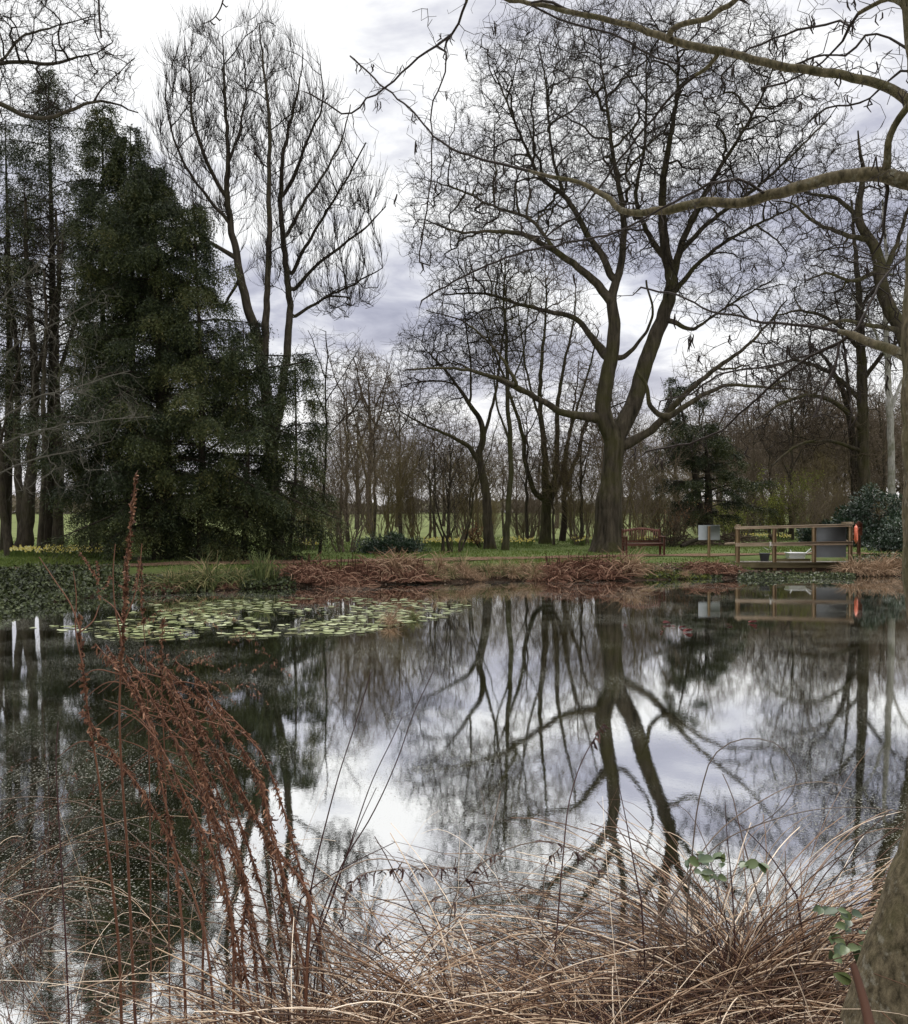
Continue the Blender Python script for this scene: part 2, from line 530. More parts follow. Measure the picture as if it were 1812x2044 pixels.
tg = unit(np.gradient(pc, axis=0)); nm = np.stack([-tg[:, 1], tg[:, 0]], 1)
offs = np.linspace(-.62, .62, 7)
edge = .14 * vnoise(np.arange(180) * .3, np.zeros(180), 1.7, 5)
pp = pc[:, None, :] + nm[:, None, :] * (offs[None] * (1 + edge[:, None]))[..., None]
pz = H(pp[..., 0], pp[..., 1]) + .028
pi_ = (np.arange(179)[:, None] * 7 + np.arange(6)[None]).ravel()
tag(MB().add(np.concatenate([pp, pz[..., None]], -1), np.stack([pi_, pi_ + 1, pi_ + 8, pi_ + 7], 1)).build("woodchip_path", M_PATH, smooth=True), kind='structure')
# ------------------------------------------------------------------ growing trees
def sample_ellipsoids(ells, D, n, rng, hollow=0.45):
    """ells: (px, py, rx, ry[, weight, depth factor]) in picture units at distance D"""
    k = D / F
    vol = np.array([e[2] * e[3] * (e[4] if len(e) > 4 else 1) for e in ells], float)
    out = []
    for e, c in zip(ells, np.maximum(1, (n * vol / vol.sum())).astype(int)):
        u = unit(rng.normal(size=(c, 3)))
        r = rng.random(c) ** hollow
        df = e[5] if len(e) > 5 else .8
        rx, rz = e[2] * k, e[3] * k
        o = at(e[0], e[1], D)
        out.append(o + u * r[:, None] * np.array([rx, max(rx * df, .6), rz]))
    return np.concatenate(out)


def colonize(seeds, A, step, di, dk, iters, rng, trop=(0, 0, .1), jit=.22, max_nodes=14000, fan=None, wob=.05, coarse=.06):
    """seeds: list of (pts (m,3), radii (m,)); each later one starts at the nearest node of the earlier ones.
    returns positions, parents, prescribed radii (nan where grown)"""
    pos, par, rad = [], [], []
    for si, (p, r) in enumerate(seeds):
        p = np.asarray(p, float); r = np.asarray(r, float)
        L = np.linalg.norm(np.diff(p, axis=0), axis=1).sum()
        q = spline(np.c_[p, r], max(3, int(L / step) + 1))
        last = -1
        st = 0
        if si:
            allp = np.array(pos)
            last = int(np.argmin(((allp - q[0, :3]) ** 2).sum(1)))
            st = 1
        wv = rng.normal(size=(len(q), 3)) * step * wob
        for i in range(st, len(q)):
            pos.append(q[i, :3] + (wv[i] if i > 1 else 0)); par.append(last); rad.append(max(q[i, 3], .004))
            last = len(pos) - 1
    n0 = len(pos)
    P = np.zeros((max_nodes, 3)); P[:n0] = pos
    par = list(par); rad = list(rad)
    kids = np.zeros(max_nodes, int)
    for p in par:
        if p >= 0: kids[p] += 1
    n = n0
    A_all = A.astype(np.float32)
    trop = np.asarray(trop, float)
    # a coarse pass lays out the boughs, the fine pass fills the crown between them
    for (frac, st_, di_, dk_, it_) in ((coarse, step * 1.15, di * 1.5, dk * 3.2, iters), (coarse * 3.5, step, di * 1.2, dk * 1.8, iters), (1.0, step, di, dk, iters)):
        if frac <= 0: continue
        A = A_all if frac >= 1 else A_all[rng.random(len(A_all)) < frac]
        near = np.zeros(len(A), int); nd = np.full(len(A), 1e9, np.float32)

        def update(lo, hi):
            for a in range(lo, hi, 400):
                b = min(hi, a + 400)
                Q = P[a:b].astype(np.float32)
                d2 = (A ** 2).sum(1)[:, None] + (Q ** 2).sum(1)[None] - 2 * A @ Q.T
                k = d2.argmin(1); v = d2[np.arange(len(A)), k]
                m = v < nd
                nd[m] = v[m]; near[m] = k[m] + a
        update(0, n)
        for it in range(it_):
            keep = nd > dk_ * dk_
            if not keep.all():
                A, near, nd = A[keep], near[keep], nd[keep]
            if len(A) == 0 or n >= max_nodes - 10: break
            act = nd < di_ * di_
            if not act.any(): break
            idx = near[act]
            dv = unit(A[act] - P[idx])
            S = np.zeros((n, 3)); np.add.at(S, idx, dv)
            g = np.unique(idx)
            g = g[kids[g] < 5]
            if len(g) == 0: break
            fo = 0 if fan is None else unit(P[g] - fan[0]) * fan[1]
            d = unit(unit(S[g]) + trop + fo + rng.normal(size=(len(g), 3)) * jit)
            new = P[g] + d * st_
            c = min(len(g), max_nodes - n)
            P[n:n + c] = new[:c]
            par.extend(g[:c].tolist()); rad.extend([np.nan] * c)
            kids[g[:c]] += 1
            update(n, n + c)
            n += c
    return P[:n].copy(), np.array(par), np.array(rad), n0


def pipe(par, rad, tip=.008, e=2.25):
    n = len(par)
    acc = np.zeros(n)
    r = np.zeros(n)
    for i in range(n - 1, -1, -1):
        if acc[i] == 0: acc[i] = tip ** e
        r[i] = acc[i] ** (1 / e)
        if not np.isnan(rad[i]):
            r[i] = rad[i]
        p = par[i]
        if p >= 0: acc[p] += min(r[i], r[i]) ** e
    for i in range(n):
        p = par[i]
        if p >= 0 and np.isnan(rad[i]): r[i] = min(r[i], r[p] * .93)
    return r


def chains(P, par, r):
    n = len(par)
    best = np.full(n, -1)
    for i in range(n):
        p = par[i]
        if p >= 0 and (best[p] < 0 or r[i] > r[best[p]]): best[p] = i
    out = []
    for i in range(n):
        p = par[i]
        if p < 0 or best[p] != i:
            c = [] if p < 0 else [p]
            j = i
            while j >= 0:
                c.append(j); j = best[j]
            if len(c) > 1:
                rr = r[c].copy()
                if p >= 0: rr[0] = min(r[p], rr[1] * 1.25)
                out.append((P[c], rr, c))
    return out


def grow_twigs(pos, dr, rng, L, r, up=.15, spread=.7, npt=4, wig=.25):
    """N twigs from pos along dr; L, r arrays"""
    N = len(pos)
    L = np.broadcast_to(L, (N,)); r = np.broadcast_to(r, (N,))
    d = unit(unit(dr) * (1 - spread * .5) + unit(rng.normal(size=(N, 3))) * spread + np.array([0, 0, up]))
    P = np.zeros((N, npt, 3)); P[:, 0] = pos
    for k in range(1, npt):
        P[:, k] = P[:, k - 1] + d * (L / (npt - 1))[:, None]
        d = unit(d + rng.normal(size=(N, 3)) * wig + np.array([0, 0, up * .5]))
    R = r[:, None] * np.linspace(1, .45, npt)[None]
    return P, R


def bare_tree(name, label, seeds, A, step, di, dk, iters, seed, mats, trop=(0, 0, .1), jit=.22, tip=.009, e=2.25,
              tw=(2.0, .7, .007), tw2=2.0, up=.15, spread=.75, group=None, thr=.028, max_nodes=14000, wig=.25, tw_max=.02, cat='tree', sides=7, base=None, flare=None, fan=None, coarse=.06):
    rng = np.random.default_rng(seed)
    P, par, rad, n0 = colonize(seeds, A, step, di, dk, iters, rng, trop, jit, max_nodes, fan, .05, coarse)
    r = pipe(par, rad, tip, e)
    ch = chains(P, par, r)
    if base is None: base = seeds[0][0][0]
    base = np.asarray(base, float)
    big, small = MB(), MB()
    for p, rr, c in ch:
        k = int((rr > thr).sum())
        if k >= 2:
            # monotone cut: thick part goes to the trunk mesh
            k = int(np.argmax(rr <= thr)) if (rr <= thr).any() else len(rr)
            k = max(k, 2)
            a = spline(np.c_[p[:k], rr[:k]], max(2, (k - 1) * 2 + 1)) if k > 2 else np.c_[p[:k], rr[:k]]
            if flare is not None and rr[0] > .15 and c[0] == 0:
                hgt = a[:, 2] - base[2]
                a[:, 3] *= 1 + flare * np.exp(-np.maximum(hgt, 0) / .35)
            tubes_var(big, [(a[:, :3], np.maximum(a[:, 3], .003))], sides if rr[0] < .1 else sides + 5)
            if k < len(rr):
                tubes_var(small, [(p[k - 1:], np.minimum(rr[k - 1:], rr[k - 1]))], 4)
    tubes_var(small, [(p, rr) for p, rr, c in ch if (rr > thr).sum() < 2], 4)
    # twigs
    ids = np.arange(len(par))
    sel = ids[(r < tw_max) & (ids >= 0) & (par >= 0)]
    if len(sel) and tw[0] > 0:
        cnt = rng.poisson(tw[0], len(sel))
        s = np.repeat(sel, cnt)
        dr = P[s] - P[par[s]]
        f = rng.random(len(s))[:, None]
        TP, TR = grow_twigs(P[s] - dr * f, dr, rng, tw[1] * rng.uniform(.45, 1.3, len(s)), tw[2] * rng.uniform(.7, 1.2, len(s)), up, spread, 4, wig)
        tubes(small, TP, TR, 3)
        if tw2 > 0:
            cnt = rng.poisson(tw2, len(s))
            q = np.repeat(np.arange(len(s)), cnt)
            k = rng.integers(1, 4, len(q))
            f = rng.random(len(q))[:, None]
            b0 = TP[q, k - 1] * (1 - f) + TP[q, k] * f
            SP, SR = grow_twigs(b0, TP[q, k] - TP[q, k - 1], rng, tw[1] * .5 * rng.uniform(.4, 1.3, len(q)), np.full(len(q), tw[2] * .72), up, spread, 3, wig)
            tubes(small, SP, SR, 3)
    root = thing(name, label, cat, base, group)
    big.build('trunk', mats[0], root, base, smooth=True)
    small.build('crown', mats[1], root, base)
    return root


def pix(poly, D, d_end=0.0, d0=0.0, wf=.66):
    """picture polyline (px, py, width px) -> 3-D points and radii, depth drifting by d_end along it"""
    a = np.array([(p[0], p[1], p[2]) for p in poly], float)
    s = np.r_[0, np.cumsum(np.hypot(np.diff(a[:, 0]), np.diff(a[:, 1])))]
    s = s / s[-1]
    dd = D + d0 + d_end * s ** 1.2
    pts = np.array([at(x, y, d) for (x, y, _), d in zip(a, dd)])
    return pts, a[:, 2] * wf * dd / F / 2


# --- the great bare tree behind the bench
D1 = 33.6
S = []
S.append(pix([(1212, 1112, 92), (1214, 1060, 84), (1216, 1000, 78), (1221, 940, 60), (1228, 880, 66)], D1))
S.append(pix([(1226, 880, 58), (1205, 830, 50), (1210, 760, 45), (1222, 700, 41), (1225, 640, 36), (1218, 590, 30)], D1, -.6))
S.append(pix([(1226, 880, 58), (1262, 810, 50), (1290, 720, 46), (1320, 640, 42), (1340, 570, 38), (1328, 500, 32)], D1, .8))
S.append(pix([(1218, 600, 30), (1236, 540, 23), (1245, 480, 20), (1240, 400, 17), (1225, 320, 13), (1215, 240, 10), (1205, 160, 6), (1195, 90, 4)], D1, -1.0, -.6))
S.append(pix([(1218, 600, 30), (1190, 565, 26), (1157, 536, 22), (1110, 503, 19), (1043, 468, 14), (976, 461, 10), (919, 463, 7), (850, 440, 4)], D1, -3.2, -.6))
S.append(pix([(1222, 560, 24), (1205, 515, 20), (1177, 476, 18), (1127, 392, 15), (1077, 352, 11), (1053, 302, 9), (1013, 208, 6), (985, 140, 4)], D1, 2.6, -.6))
S.append(pix([(1127, 392, 13), (1105, 320, 9), (1095, 240, 7), (1088, 160, 5), (1075, 90, 4)], D1, 1.5, 1.2))
S.append(pix([(1110, 503, 14), (1060, 440, 10), (993, 415, 8), (920, 380, 6), (860, 360, 4)], D1, 1.6, -2.2))
S.append(pix([(1328, 500, 30), (1322, 440, 26), (1325, 350, 20), (1335, 290, 16), (1350, 200, 11), (1352, 110, 6), (1345, 50, 4)], D1, -1.2, .8))
S.append(pix([(1340, 570, 26), (1360, 490, 20), (1400, 400, 16), (1440, 330, 12), (1490, 250, 9), (1530, 170, 6), (1550, 110, 4)], D1, -2.6, .8))
S.append(pix([(1360, 500, 16), (1420, 440, 13), (1490, 390, 11), (1560, 330, 8), (1620, 270, 6), (1660, 230, 4)], D1, 2.6, .8))
S.append(pix([(1330, 520, 22), (1290, 460, 15), (1270, 400, 12), (1285, 300, 9), (1290, 200, 7), (1290, 100, 4)], D1, 2.8, .8))
S.append(pix([(1340, 590, 18), (1400, 520, 12), (1470, 470, 9), (1550, 430, 6), (1620, 400, 4)], D1, -1.8, .8))
S.append(pix([(1240, 890, 40), (1275, 875, 26), (1310, 850, 24), (1328, 830, 22), (1390, 767, 15), (1440, 727, 13), (1480, 700, 10), (1530, 650, 7), (1570, 600, 5)], D1, -3.4))
S.append(pix([(1325, 838, 20), (1370, 810, 16), (1410, 785, 13), (1450, 770, 11), (1520, 772, 8), (1600, 778, 5)], D1, -1.2, -1.6))
S.append(pix([(1325, 838, 18), (1297, 805, 14), (1290, 770, 11), (1270, 740, 8)], D1, -.4, -1.6))
S.append(pix([(1205, 835, 40), (1160, 830, 25), (1128, 825, 22), (1090, 805, 19), (1037, 775, 16), (993, 755, 13), (896, 735, 8), (808, 738, 5)], D1, -4.0))
S.append(pix([(1213, 715, 34), (1180, 672, 20), (1144, 634, 16), (1090, 620, 13), (1037, 607, 10), (960, 585, 7), (880, 590, 4)], D1, 3.0))
S.append(pix([(1340, 640, 16), (1385, 657, 11), (1410, 640, 8), (1470, 600, 6), (1540, 560, 4)], D1, 2.0))
S.append(pix([(1235, 720, 18), (1260, 700, 13), (1300, 640, 8), (1290, 560, 6)], D1, -2.6))
S.append(pix([(1037, 775, 12), (990, 700, 8), (920, 640, 5), (850, 620, 3)], D1, -.8, -3.0))
A1 = sample_ellipsoids([(1240, 290, 360, 262, 1, .72), (1010, 390, 222, 150), (1480, 300, 205, 205), (1460, 560, 165, 110, .55), (930, 700, 150, 85, .7), (1560, 730, 130, 75, .35),
                        (1120, 130, 190, 95, 1.2), (1270, 70, 170, 55, 1.3), (1420, 110, 190, 85, 1.2), (920, 500, 130, 80, .8)], D1, 18000, np.random.default_rng(11), .5)
A1 = A1[A1[:, 2] > 5.2]
bare_tree('great_lime_tree', 'tallest bare tree, with a massive mossy trunk and wide domed crown, behind the red bench', S, A1, .25, 2.0, .265, 180, 1,
          (M_BARK, M_TWIG), trop=(0, 0, .12), tip=.0066, e=2.02, tw=(1.6, .5, .0060), tw2=2.1, up=.15, spread=.65, fan=(at(1235, 800, D1), .40), jit=.30, flare=.55, thr=.03, max_nodes=32000, tw_max=.016)

# --- the upright bare tree between the yew and the gap
D2 = 30.0
S = []
S.append(pix([(551, 1113, 66), (548, 1050, 44), (545, 960, 40), (538, 860, 37), (525, 740, 33), (510, 660, 30), (492, 607, 27), (479, 545, 24), (461, 457, 20), (453, 392, 17), (455, 305, 13), (449, 196, 9), (446, 120, 5), (443, 75, 3)], D2))
S.append(pix([(545, 900, 30), (560, 800, 26), (575, 680, 23), (577, 607, 20), (566, 479, 17), (560, 392, 14), (566, 305, 11), (585, 220, 8), (600, 150, 5), (605, 110, 3)], D2, 1.8))
S.append(pix([(525, 740, 28), (530, 660, 24), (531, 607, 20), (538, 479, 17), (536, 370, 14), (538, 261, 11), (531, 174, 8), (520, 87, 5), (518, 45, 3)], D2, -1.4))
S.append(pix([(453, 400, 13), (410, 314, 11), (383, 231, 8), (379, 150, 5), (368, 80, 3)], D2, -1.5))
S.append(pix([(455, 440, 12), (405, 383, 9), (360, 310, 7), (335, 230, 5), (330, 150, 3)], D2, 1.5))
S.append(pix([(462, 510, 15), (430, 490, 12), (405, 475, 11), (370, 440, 9), (320, 400, 6), (279, 370, 4)], D2, -2.0))
S.append(pix([(561, 400, 12), (600, 320, 10), (614, 279, 8), (645, 200, 5), (640, 130, 3)], D2, -1.0, 1.4))
S.append(pix([(567, 479, 12), (610, 400, 9), (650, 340, 7), (680, 280, 5), (700, 210, 3)], D2, 2.0, 1.2))
S.append(pix([(577, 560, 13), (610, 490, 10), (645, 435, 8), (690, 360, 6), (730, 285, 4)], D2, -1.5, 1.2))
S.append(pix([(577, 590, 14), (620, 540, 10), (680, 492, 8), (730, 455, 6), (770, 410, 3)], D2, .5, 1.0))
S.append(pix([(575, 640, 12), (640, 600, 8), (700, 570, 6), (765, 535, 3)], D2, -1.0, 1.0))
S.append(pix([(455, 330, 10), (480, 250, 7), (490, 170, 5), (485, 100, 3)], D2, 1.6))
S.append(pix([(478, 560, 10), (440, 610, 7), (400, 560, 5), (380, 500, 3)], D2, 1.6))
A2 = sample_ellipsoids([(400, 240, 90, 185, 1, 1.1), (520, 240, 100, 195, 1, 1.1), (620, 330, 85, 165), (685, 440, 80, 120), (680, 570, 90, 85, .8), (330, 330, 45, 120), (570, 480, 90, 130, .6), (400, 420, 90, 90, .7)],
                       D2, 6500, np.random.default_rng(12), .5)
bare_tree('upright_ash_tree', 'tall bare tree with upswept brush-like branches, rising behind the right flank of the dark yew', S, A2, .30, 2.0, .34, 150, 2,
          (M_BARK2, M_TWIG), trop=(0, 0, .9), jit=.12, wig=.12, tip=.0060, e=2.15, tw=(2.3, .8, .0068), tw2=1.4, up=.75, spread=.42, flare=.4, thr=.028, max_nodes=16000, tw_max=.018)
# --- bare trees of the middle distance
def mid_tree(name, label, polys, D, ells, n, seed, mats, step=.3, dk=.34, di=2.0, **kw):
    wf = kw.pop('wf', .64)
    seeds = [pix(p[0], D, *(p[1:]), wf=wf) if len(p) == 3 else pix(p[0], D, *(p[1:]), 0.0, wf)[0:2] if len(p) == 2 else pix(p[0], D, 0.0, 0.0, wf) for p in polys]
    A = sample_ellipsoids(ells, D, n, np.random.default_rng(seed + 100), .55)
    A = A[A[:, 2] > 1.6]
    return bare_tree(name, label, seeds, A, step, di, dk, 120, seed, mats, **kw)


mid_tree('leaning_tree', 'mossy bare tree with a twisting trunk leaning left beside the slender pole tree',
         [([(978, 1097, 34), (973, 1040, 30), (971, 993, 27), (962, 945, 25), (956, 909, 23), (964, 876, 20), (959, 842, 17), (939, 809, 14), (909, 765, 9), (880, 730, 6), (850, 700, 4)],),
          ([(960, 930, 18), (933, 889, 14), (902, 872, 11), (850, 850, 7), (800, 820, 4)], -2.0),
          ([(964, 876, 12), (985, 800, 9), (1000, 700, 7), (1010, 600, 5), (1000, 520, 3)], 1.5),
          ([(939, 809, 8), (940, 730, 6), (930, 650, 4), (925, 590, 3)], -1.2),
          ([(909, 765, 6), (860, 760, 5), (800, 770, 3)], 1.5)], 36.0,
         [(880, 730, 100, 100), (950, 620, 110, 100), (1010, 560, 70, 80, .7), (830, 800, 60, 70, .6)], 4200, 21, (M_BARK, M_TWIG), trop=(-.1, 0, .15), tw=(1.6, .7, .007), tw2=1.5, tip=.008, e=2.1, max_nodes=7000, flare=.3)
mid_tree('slender_tree', 'slender straight tree with a green mossy pole of a trunk, right of the leaning tree',
         [([(1008, 1099, 26), (1012, 1050, 19), (1016, 1000, 17), (1019, 940, 16), (1016, 850, 14), (1012, 758, 12), (1010, 675, 9), (1005, 590, 6), (1008, 510, 3)],),
          ([(1017, 880, 8), (990, 800, 6), (985, 720, 4), (975, 660, 3)], -1.0),
          ([(1013, 780, 7), (1040, 720, 5), (1052, 640, 4), (1060, 570, 2)], 1.2),
          ([(1011, 690, 6), (985, 640, 4), (975, 580, 3)], 1.0)], 35.0,
         [(1010, 620, 70, 120), (1020, 760, 60, 80, .5)], 1500, 22, (M_BARKG, M_TWIGG), trop=(0, 0, .3), tw=(1.5, .6, .006), tw2=1.5, tip=.007, max_nodes=3500, thr=.02)
mid_tree('many_stemmed_tree', 'mossy bare tree splitting low into a fan of stems, left of the great trunk',
         [([(1088, 1085, 36), (1089, 1040, 33), (1091, 1000, 30), (1088, 950, 22), (1087, 900, 19), (1080, 842, 16), (1078, 760, 13), (1085, 680, 9), (1090, 600, 6), (1088, 530, 3)],),
          ([(1090, 1000, 22), (1070, 985, 17), (1053, 943, 15), (1040, 859, 12), (1015, 780, 9), (985, 700, 6), (960, 630, 4)], -1.5),
          ([(1092, 990, 22), (1106, 960, 18), (1111, 892, 16), (1113, 809, 13), (1125, 730, 9), (1145, 640, 6), (1150, 560, 3)], 1.5),
          ([(1095, 1005, 16), (1118, 960, 13), (1131, 892, 11), (1150, 820, 8), (1175, 740, 6), (1195, 660, 4)], -1.0),
          ([(1080, 842, 9), (1055, 760, 7), (1040, 660, 5), (1030, 580, 3)], 1.0)], 42.0,
         [(1060, 640, 110, 120), (1140, 680, 70, 130), (990, 700, 70, 80), (1090, 560, 80, 60)], 5200, 23, (M_BARKG, M_TWIGB), step=.34, dk=.38, trop=(0, 0, .45), tw=(1.5, .8, .008), tw2=1.5, tip=.009, max_nodes=7000, up=.35, flare=.25)
mid_tree('ivy_stemmed_tree', 'thin dark bare tree with a bent stem, close left of the great trunk',
         [([(1122, 1080, 22), (1127, 1030, 18), (1126, 993, 17), (1140, 940, 14), (1158, 890, 12), (1162, 860, 10), (1180, 830, 8), (1215, 815, 6), (1250, 800, 4)],),
          ([(1126, 985, 12), (1130, 920, 10), (1138, 850, 8), (1150, 780, 5), (1155, 720, 3)], 1.0)], 44.0,
         [(1170, 800, 70, 90), (1230, 860, 60, 70, .6)], 1300, 24, (M_BARKD, M_TWIGB), step=.34, dk=.4, tw=(1.5, .7, .008), tw2=1.2, max_nodes=2500)
mid_tree('sapling_tree', 'young thin sapling with open fans of fine twigs, at the right edge of the yew',
         [([(638, 1107, 11), (643, 1030, 9), (648, 950, 8), (651, 860, 7), (650, 780, 5), (652, 720, 4), (650, 660, 3)],),
          ([(651, 830, 5), (620, 760, 4), (590, 700, 2)], .8), ([(650, 800, 4), (690, 740, 3), (720, 690, 2)], -.8), ([(650, 760, 4), (630, 700, 3), (615, 660, 2)], -.8),
          ([(649, 880, 4), (690, 830, 3), (730, 810, 2)], .8)], 31.5,
         [(655, 740, 90, 90), (690, 820, 60, 50, .5)], 650, 25, (M_TWIG, M_TWIG), step=.28, dk=.42, tw=(1.3, .6, .005), tw2=1.0, tip=.006, max_nodes=1500, thr=.02, trop=(0, 0, .3))

# left edge: four trunks in a row
mid_tree('leaning_tree', 'dark thin trunk leaning left, outermost of the trunks beside the yew',
         [([(20, 1112, 26), (12, 1060, 20), (4, 990, 17), (0, 900, 15), (-8, 780, 12), (-10, 640, 9), (-20, 500, 5)],), ([(0, 880, 8), (30, 760, 6), (50, 640, 4)], -1)], 30.5,
         [(-10, 600, 90, 170), (40, 700, 70, 120)], 1800, 31, (M_BARK2, M_TWIG), wf=.8, step=.32, dk=.36, tw=(1.5, .7, .007), tw2=1.2, max_nodes=3200)
mid_tree('twin_trunk_tree', 'thick pale brown trunk splitting into twin stems, second from the left edge beside the yew',
         [([(44, 1112, 44), (52, 1050, 33), (58, 990, 28), (62, 930, 24), (66, 860, 21), (70, 740, 18), (60, 620, 14), (52, 500, 10), (50, 400, 6)],),
          ([(46, 1080, 26), (40, 1000, 19), (34, 930, 17), (32, 850, 15), (36, 740, 12), (24, 620, 9), (10, 500, 5)], 1.0),
          ([(70, 760, 12), (100, 650, 9), (120, 540, 6), (130, 440, 4)], -1.0)], 31.0,
         [(60, 520, 110, 160), (0, 560, 80, 120), (130, 560, 80, 130)], 2600, 32, (M_BARK2, M_TWIG), wf=.85, step=.32, dk=.36, tw=(1.5, .7, .007), tw2=1.2, max_nodes=4200, flare=.3)
mid_tree('straight_tree', 'straight thin bare trunk, third from the left edge, by the daffodils',
         [([(79, 1115, 20), (82, 1060, 15), (86, 980, 13), (88, 900, 12), (86, 780, 10), (92, 660, 8), (88, 540, 5)],)], 30.0,
         [(90, 620, 70, 150)], 900, 33, (M_BARK2, M_TWIG), wf=.85, step=.32, dk=.4, tw=(1.4, .6, .006), tw2=1.2, max_nodes=2000)
mid_tree('yew_side_tree', 'broad upright bare trunk fourth from the left edge, half under the hanging yew sprays',
         [([(114, 1113, 32), (116, 1050, 24), (118, 980, 21), (118, 900, 19), (112, 780, 16), (112, 650, 13), (118, 520, 9), (110, 420, 5)],), ([(112, 760, 10), (150, 640, 8), (180, 520, 5)], 1.0)], 31.5,
         [(120, 560, 110, 170)], 1500, 34, (M_BARK2, M_TWIG), wf=.85, step=.32, dk=.4, tw=(1.4, .6, .006), tw2=1.2, max_nodes=2600, flare=.3)
# crown reaching in over the top left corner from a trunk left of the picture
mid_tree('overhanging_oak_tree', 'gnarled bare crown reaching in from the left over the yew top',
         [([(-300, 1180, 70), (-300, 1000, 55), (-290, 800, 48), (-280, 600, 42), (-260, 430, 36)],),
          ([(-260, 430, 30), (-180, 300, 22), (-90, 215, 16), (0, 207, 12), (57, 235, 11), (87, 238, 10), (135, 222, 9), (183, 203, 7), (235, 209, 5), (275, 225, 3)], -1.5),
          ([(-270, 480, 26), (-200, 260, 20), (-100, 140, 15), (0, 126, 10), (60, 124, 9), (105, 128, 8), (144, 118, 6), (183, 109, 5), (225, 85, 3)], 1.0),
          ([(-100, 140, 12), (-40, 140, 9), (0, 122, 7), (44, 74, 6), (100, 55, 5), (144, 44, 4), (190, 30, 3)], 2.2, 1.0),
          ([(183, 203, 6), (210, 170, 4), (240, 140, 3), (270, 115, 2)], .4, -1.4),
          ([(-200, 260, 14), (-140, 60, 10), (-60, -60, 7), (20, -100, 4)], 2.0)], 22.0,
         [(110, 70, 130, 90, 1, .9), (200, 165, 75, 60, 1.2, .9), (-60, 110, 160, 160, .9, .8), (90, 210, 130, 40, .8)], 4600, 35, (M_BARK2, M_TWIG), wf=.8, step=.24, dk=.27, di=1.6,
         trop=(.05, 0, .1), jit=.4, tw=(1.5, .42, .0055), tw2=1.6, tip=.006, spread=.8, up=.2, max_nodes=7500, wig=.4)
# pale fine branches reaching in from the left at mid height
mid_tree('bare_shrub', 'pale grey fine branching shrub reaching in from the left edge in front of the yew',
         [([(-150, 1215, 22), (-130, 1080, 18), (-100, 960, 14)],),
          ([(-110, 1000, 10), (-40, 880, 7), (60, 800, 5), (160, 770, 4), (260, 740, 2)], -.6), ([(-110, 980, 10), (-50, 800, 7), (30, 690, 5), (120, 640, 4), (200, 590, 2)], .5),
          ([(-115, 1020, 9), (-30, 960, 6), (60, 920, 5), (150, 900, 3), (220, 880, 2)], .6), ([(-110, 980, 9), (-60, 740, 6), (0, 600, 4), (80, 520, 3), (120, 470, 2)], -.4),
          ([(-115, 1020, 9), (-20, 900, 6), (80, 860, 4), (200, 840, 3), (300, 830, 2)], -1.0)], 19.0,
         [(80, 800, 220, 130, 1, .5), (80, 620, 150, 110, 1, .5), (100, 940, 140, 70, .8, .5)], 900, 36, (M_TWIGL, M_TWIGL), step=.22, dk=.28, di=1.6, trop=(.35, 0, .1), jit=.3, tw=(1.4, .38, .0035), tw2=1.4, tip=.0042, max_nodes=4000, thr=.02, up=.05, spread=.6, cat='shrub')

# right side
mid_tree('crooked_tree', 'dark crooked bare trunk bending left, high at the right edge above the evergreen bush',
         [([(1850, 1115, 60), (1846, 1000, 50), (1838, 860, 44), (1822, 740, 40), (1800, 660, 36), (1771, 607, 33), (1757, 550, 30), (1754, 520, 28), (1741, 486, 25), (1719, 450, 21), (1715, 400, 17), (1722, 350, 12), (1715, 300, 7), (1712, 260, 4)],),
          ([(1735, 480, 16), (1680, 465, 11), (1620, 440, 8), (1575, 405, 5), (1540, 400, 3)], -2.0), ([(1718, 440, 13), (1665, 395, 10), (1610, 385, 7), (1560, 350, 4)], 1.8),
          ([(1756, 540, 14), (1700, 560, 9), (1650, 545, 6), (1610, 560, 4)], -1.0), ([(1760, 560, 14), (1795, 470, 10), (1820, 380, 7), (1815, 310, 4)], 1.0),
          ([(1800, 660, 16), (1740, 650, 11), (1680, 640, 8), (1620, 660, 5)], -2.5)], 27.0,
         [(1690, 400, 110, 130), (1800, 370, 90, 110), (1640, 480, 90, 80), (1690, 610, 100, 80), (1620, 400, 60, 60)], 4600, 41, (M_BARK, M_TWIG), wf=.8, step=.26, dk=.29, di=1.8, jit=.42, trop=(-.05, 0, .1), tw=(1.5, .5, .006), tw2=1.6, tip=.007, max_nodes=7000, wig=.35)
mid_tree('tall_beech_tree', 'thick straight grey green trunk with drooping bare limbs, tallest behind the big evergreen bush',
         [([(1730, 1085, 40), (1728, 1000, 32), (1724, 958, 30), (1722, 850, 27), (1720, 740, 24), (1716, 640, 19), (1712, 560, 14), (1705, 480, 9), (1700, 400, 5)],),
          ([(1722, 860, 14), (1660, 800, 11), (1610, 790, 9), (1560, 805, 7), (1510, 840, 4)], -2.5), ([(1721, 800, 13), (1650, 740, 10), (1590, 720, 8), (1530, 735, 5)], 2.0),
          ([(1718, 700, 12), (1660, 640, 9), (1600, 620, 6), (1550, 630, 4)], -1.0), ([(1720, 760, 12), (1780, 690, 9), (1830, 660, 6)], -2), ([(1715, 620, 10), (1770, 540, 7), (1800, 480, 4)], 1.5),
          ([(1722, 900, 10), (1650, 880, 8), (1590, 890, 6), (1540, 930, 4)], -3.0)], 48.0,
         [(1690, 600, 130, 150), (1600, 720, 110, 110), (1590, 860, 100, 70, .8), (1780, 620, 90, 150)], 6400, 42, (M_BARK, M_TWIG), wf=.8, step=.38, dk=.42, di=2.6, jit=.3, trop=(0, 0, 0), tw=(1.5, .9, .009), tw2=1.6, tip=.010, max_nodes=7500, up=-.02)
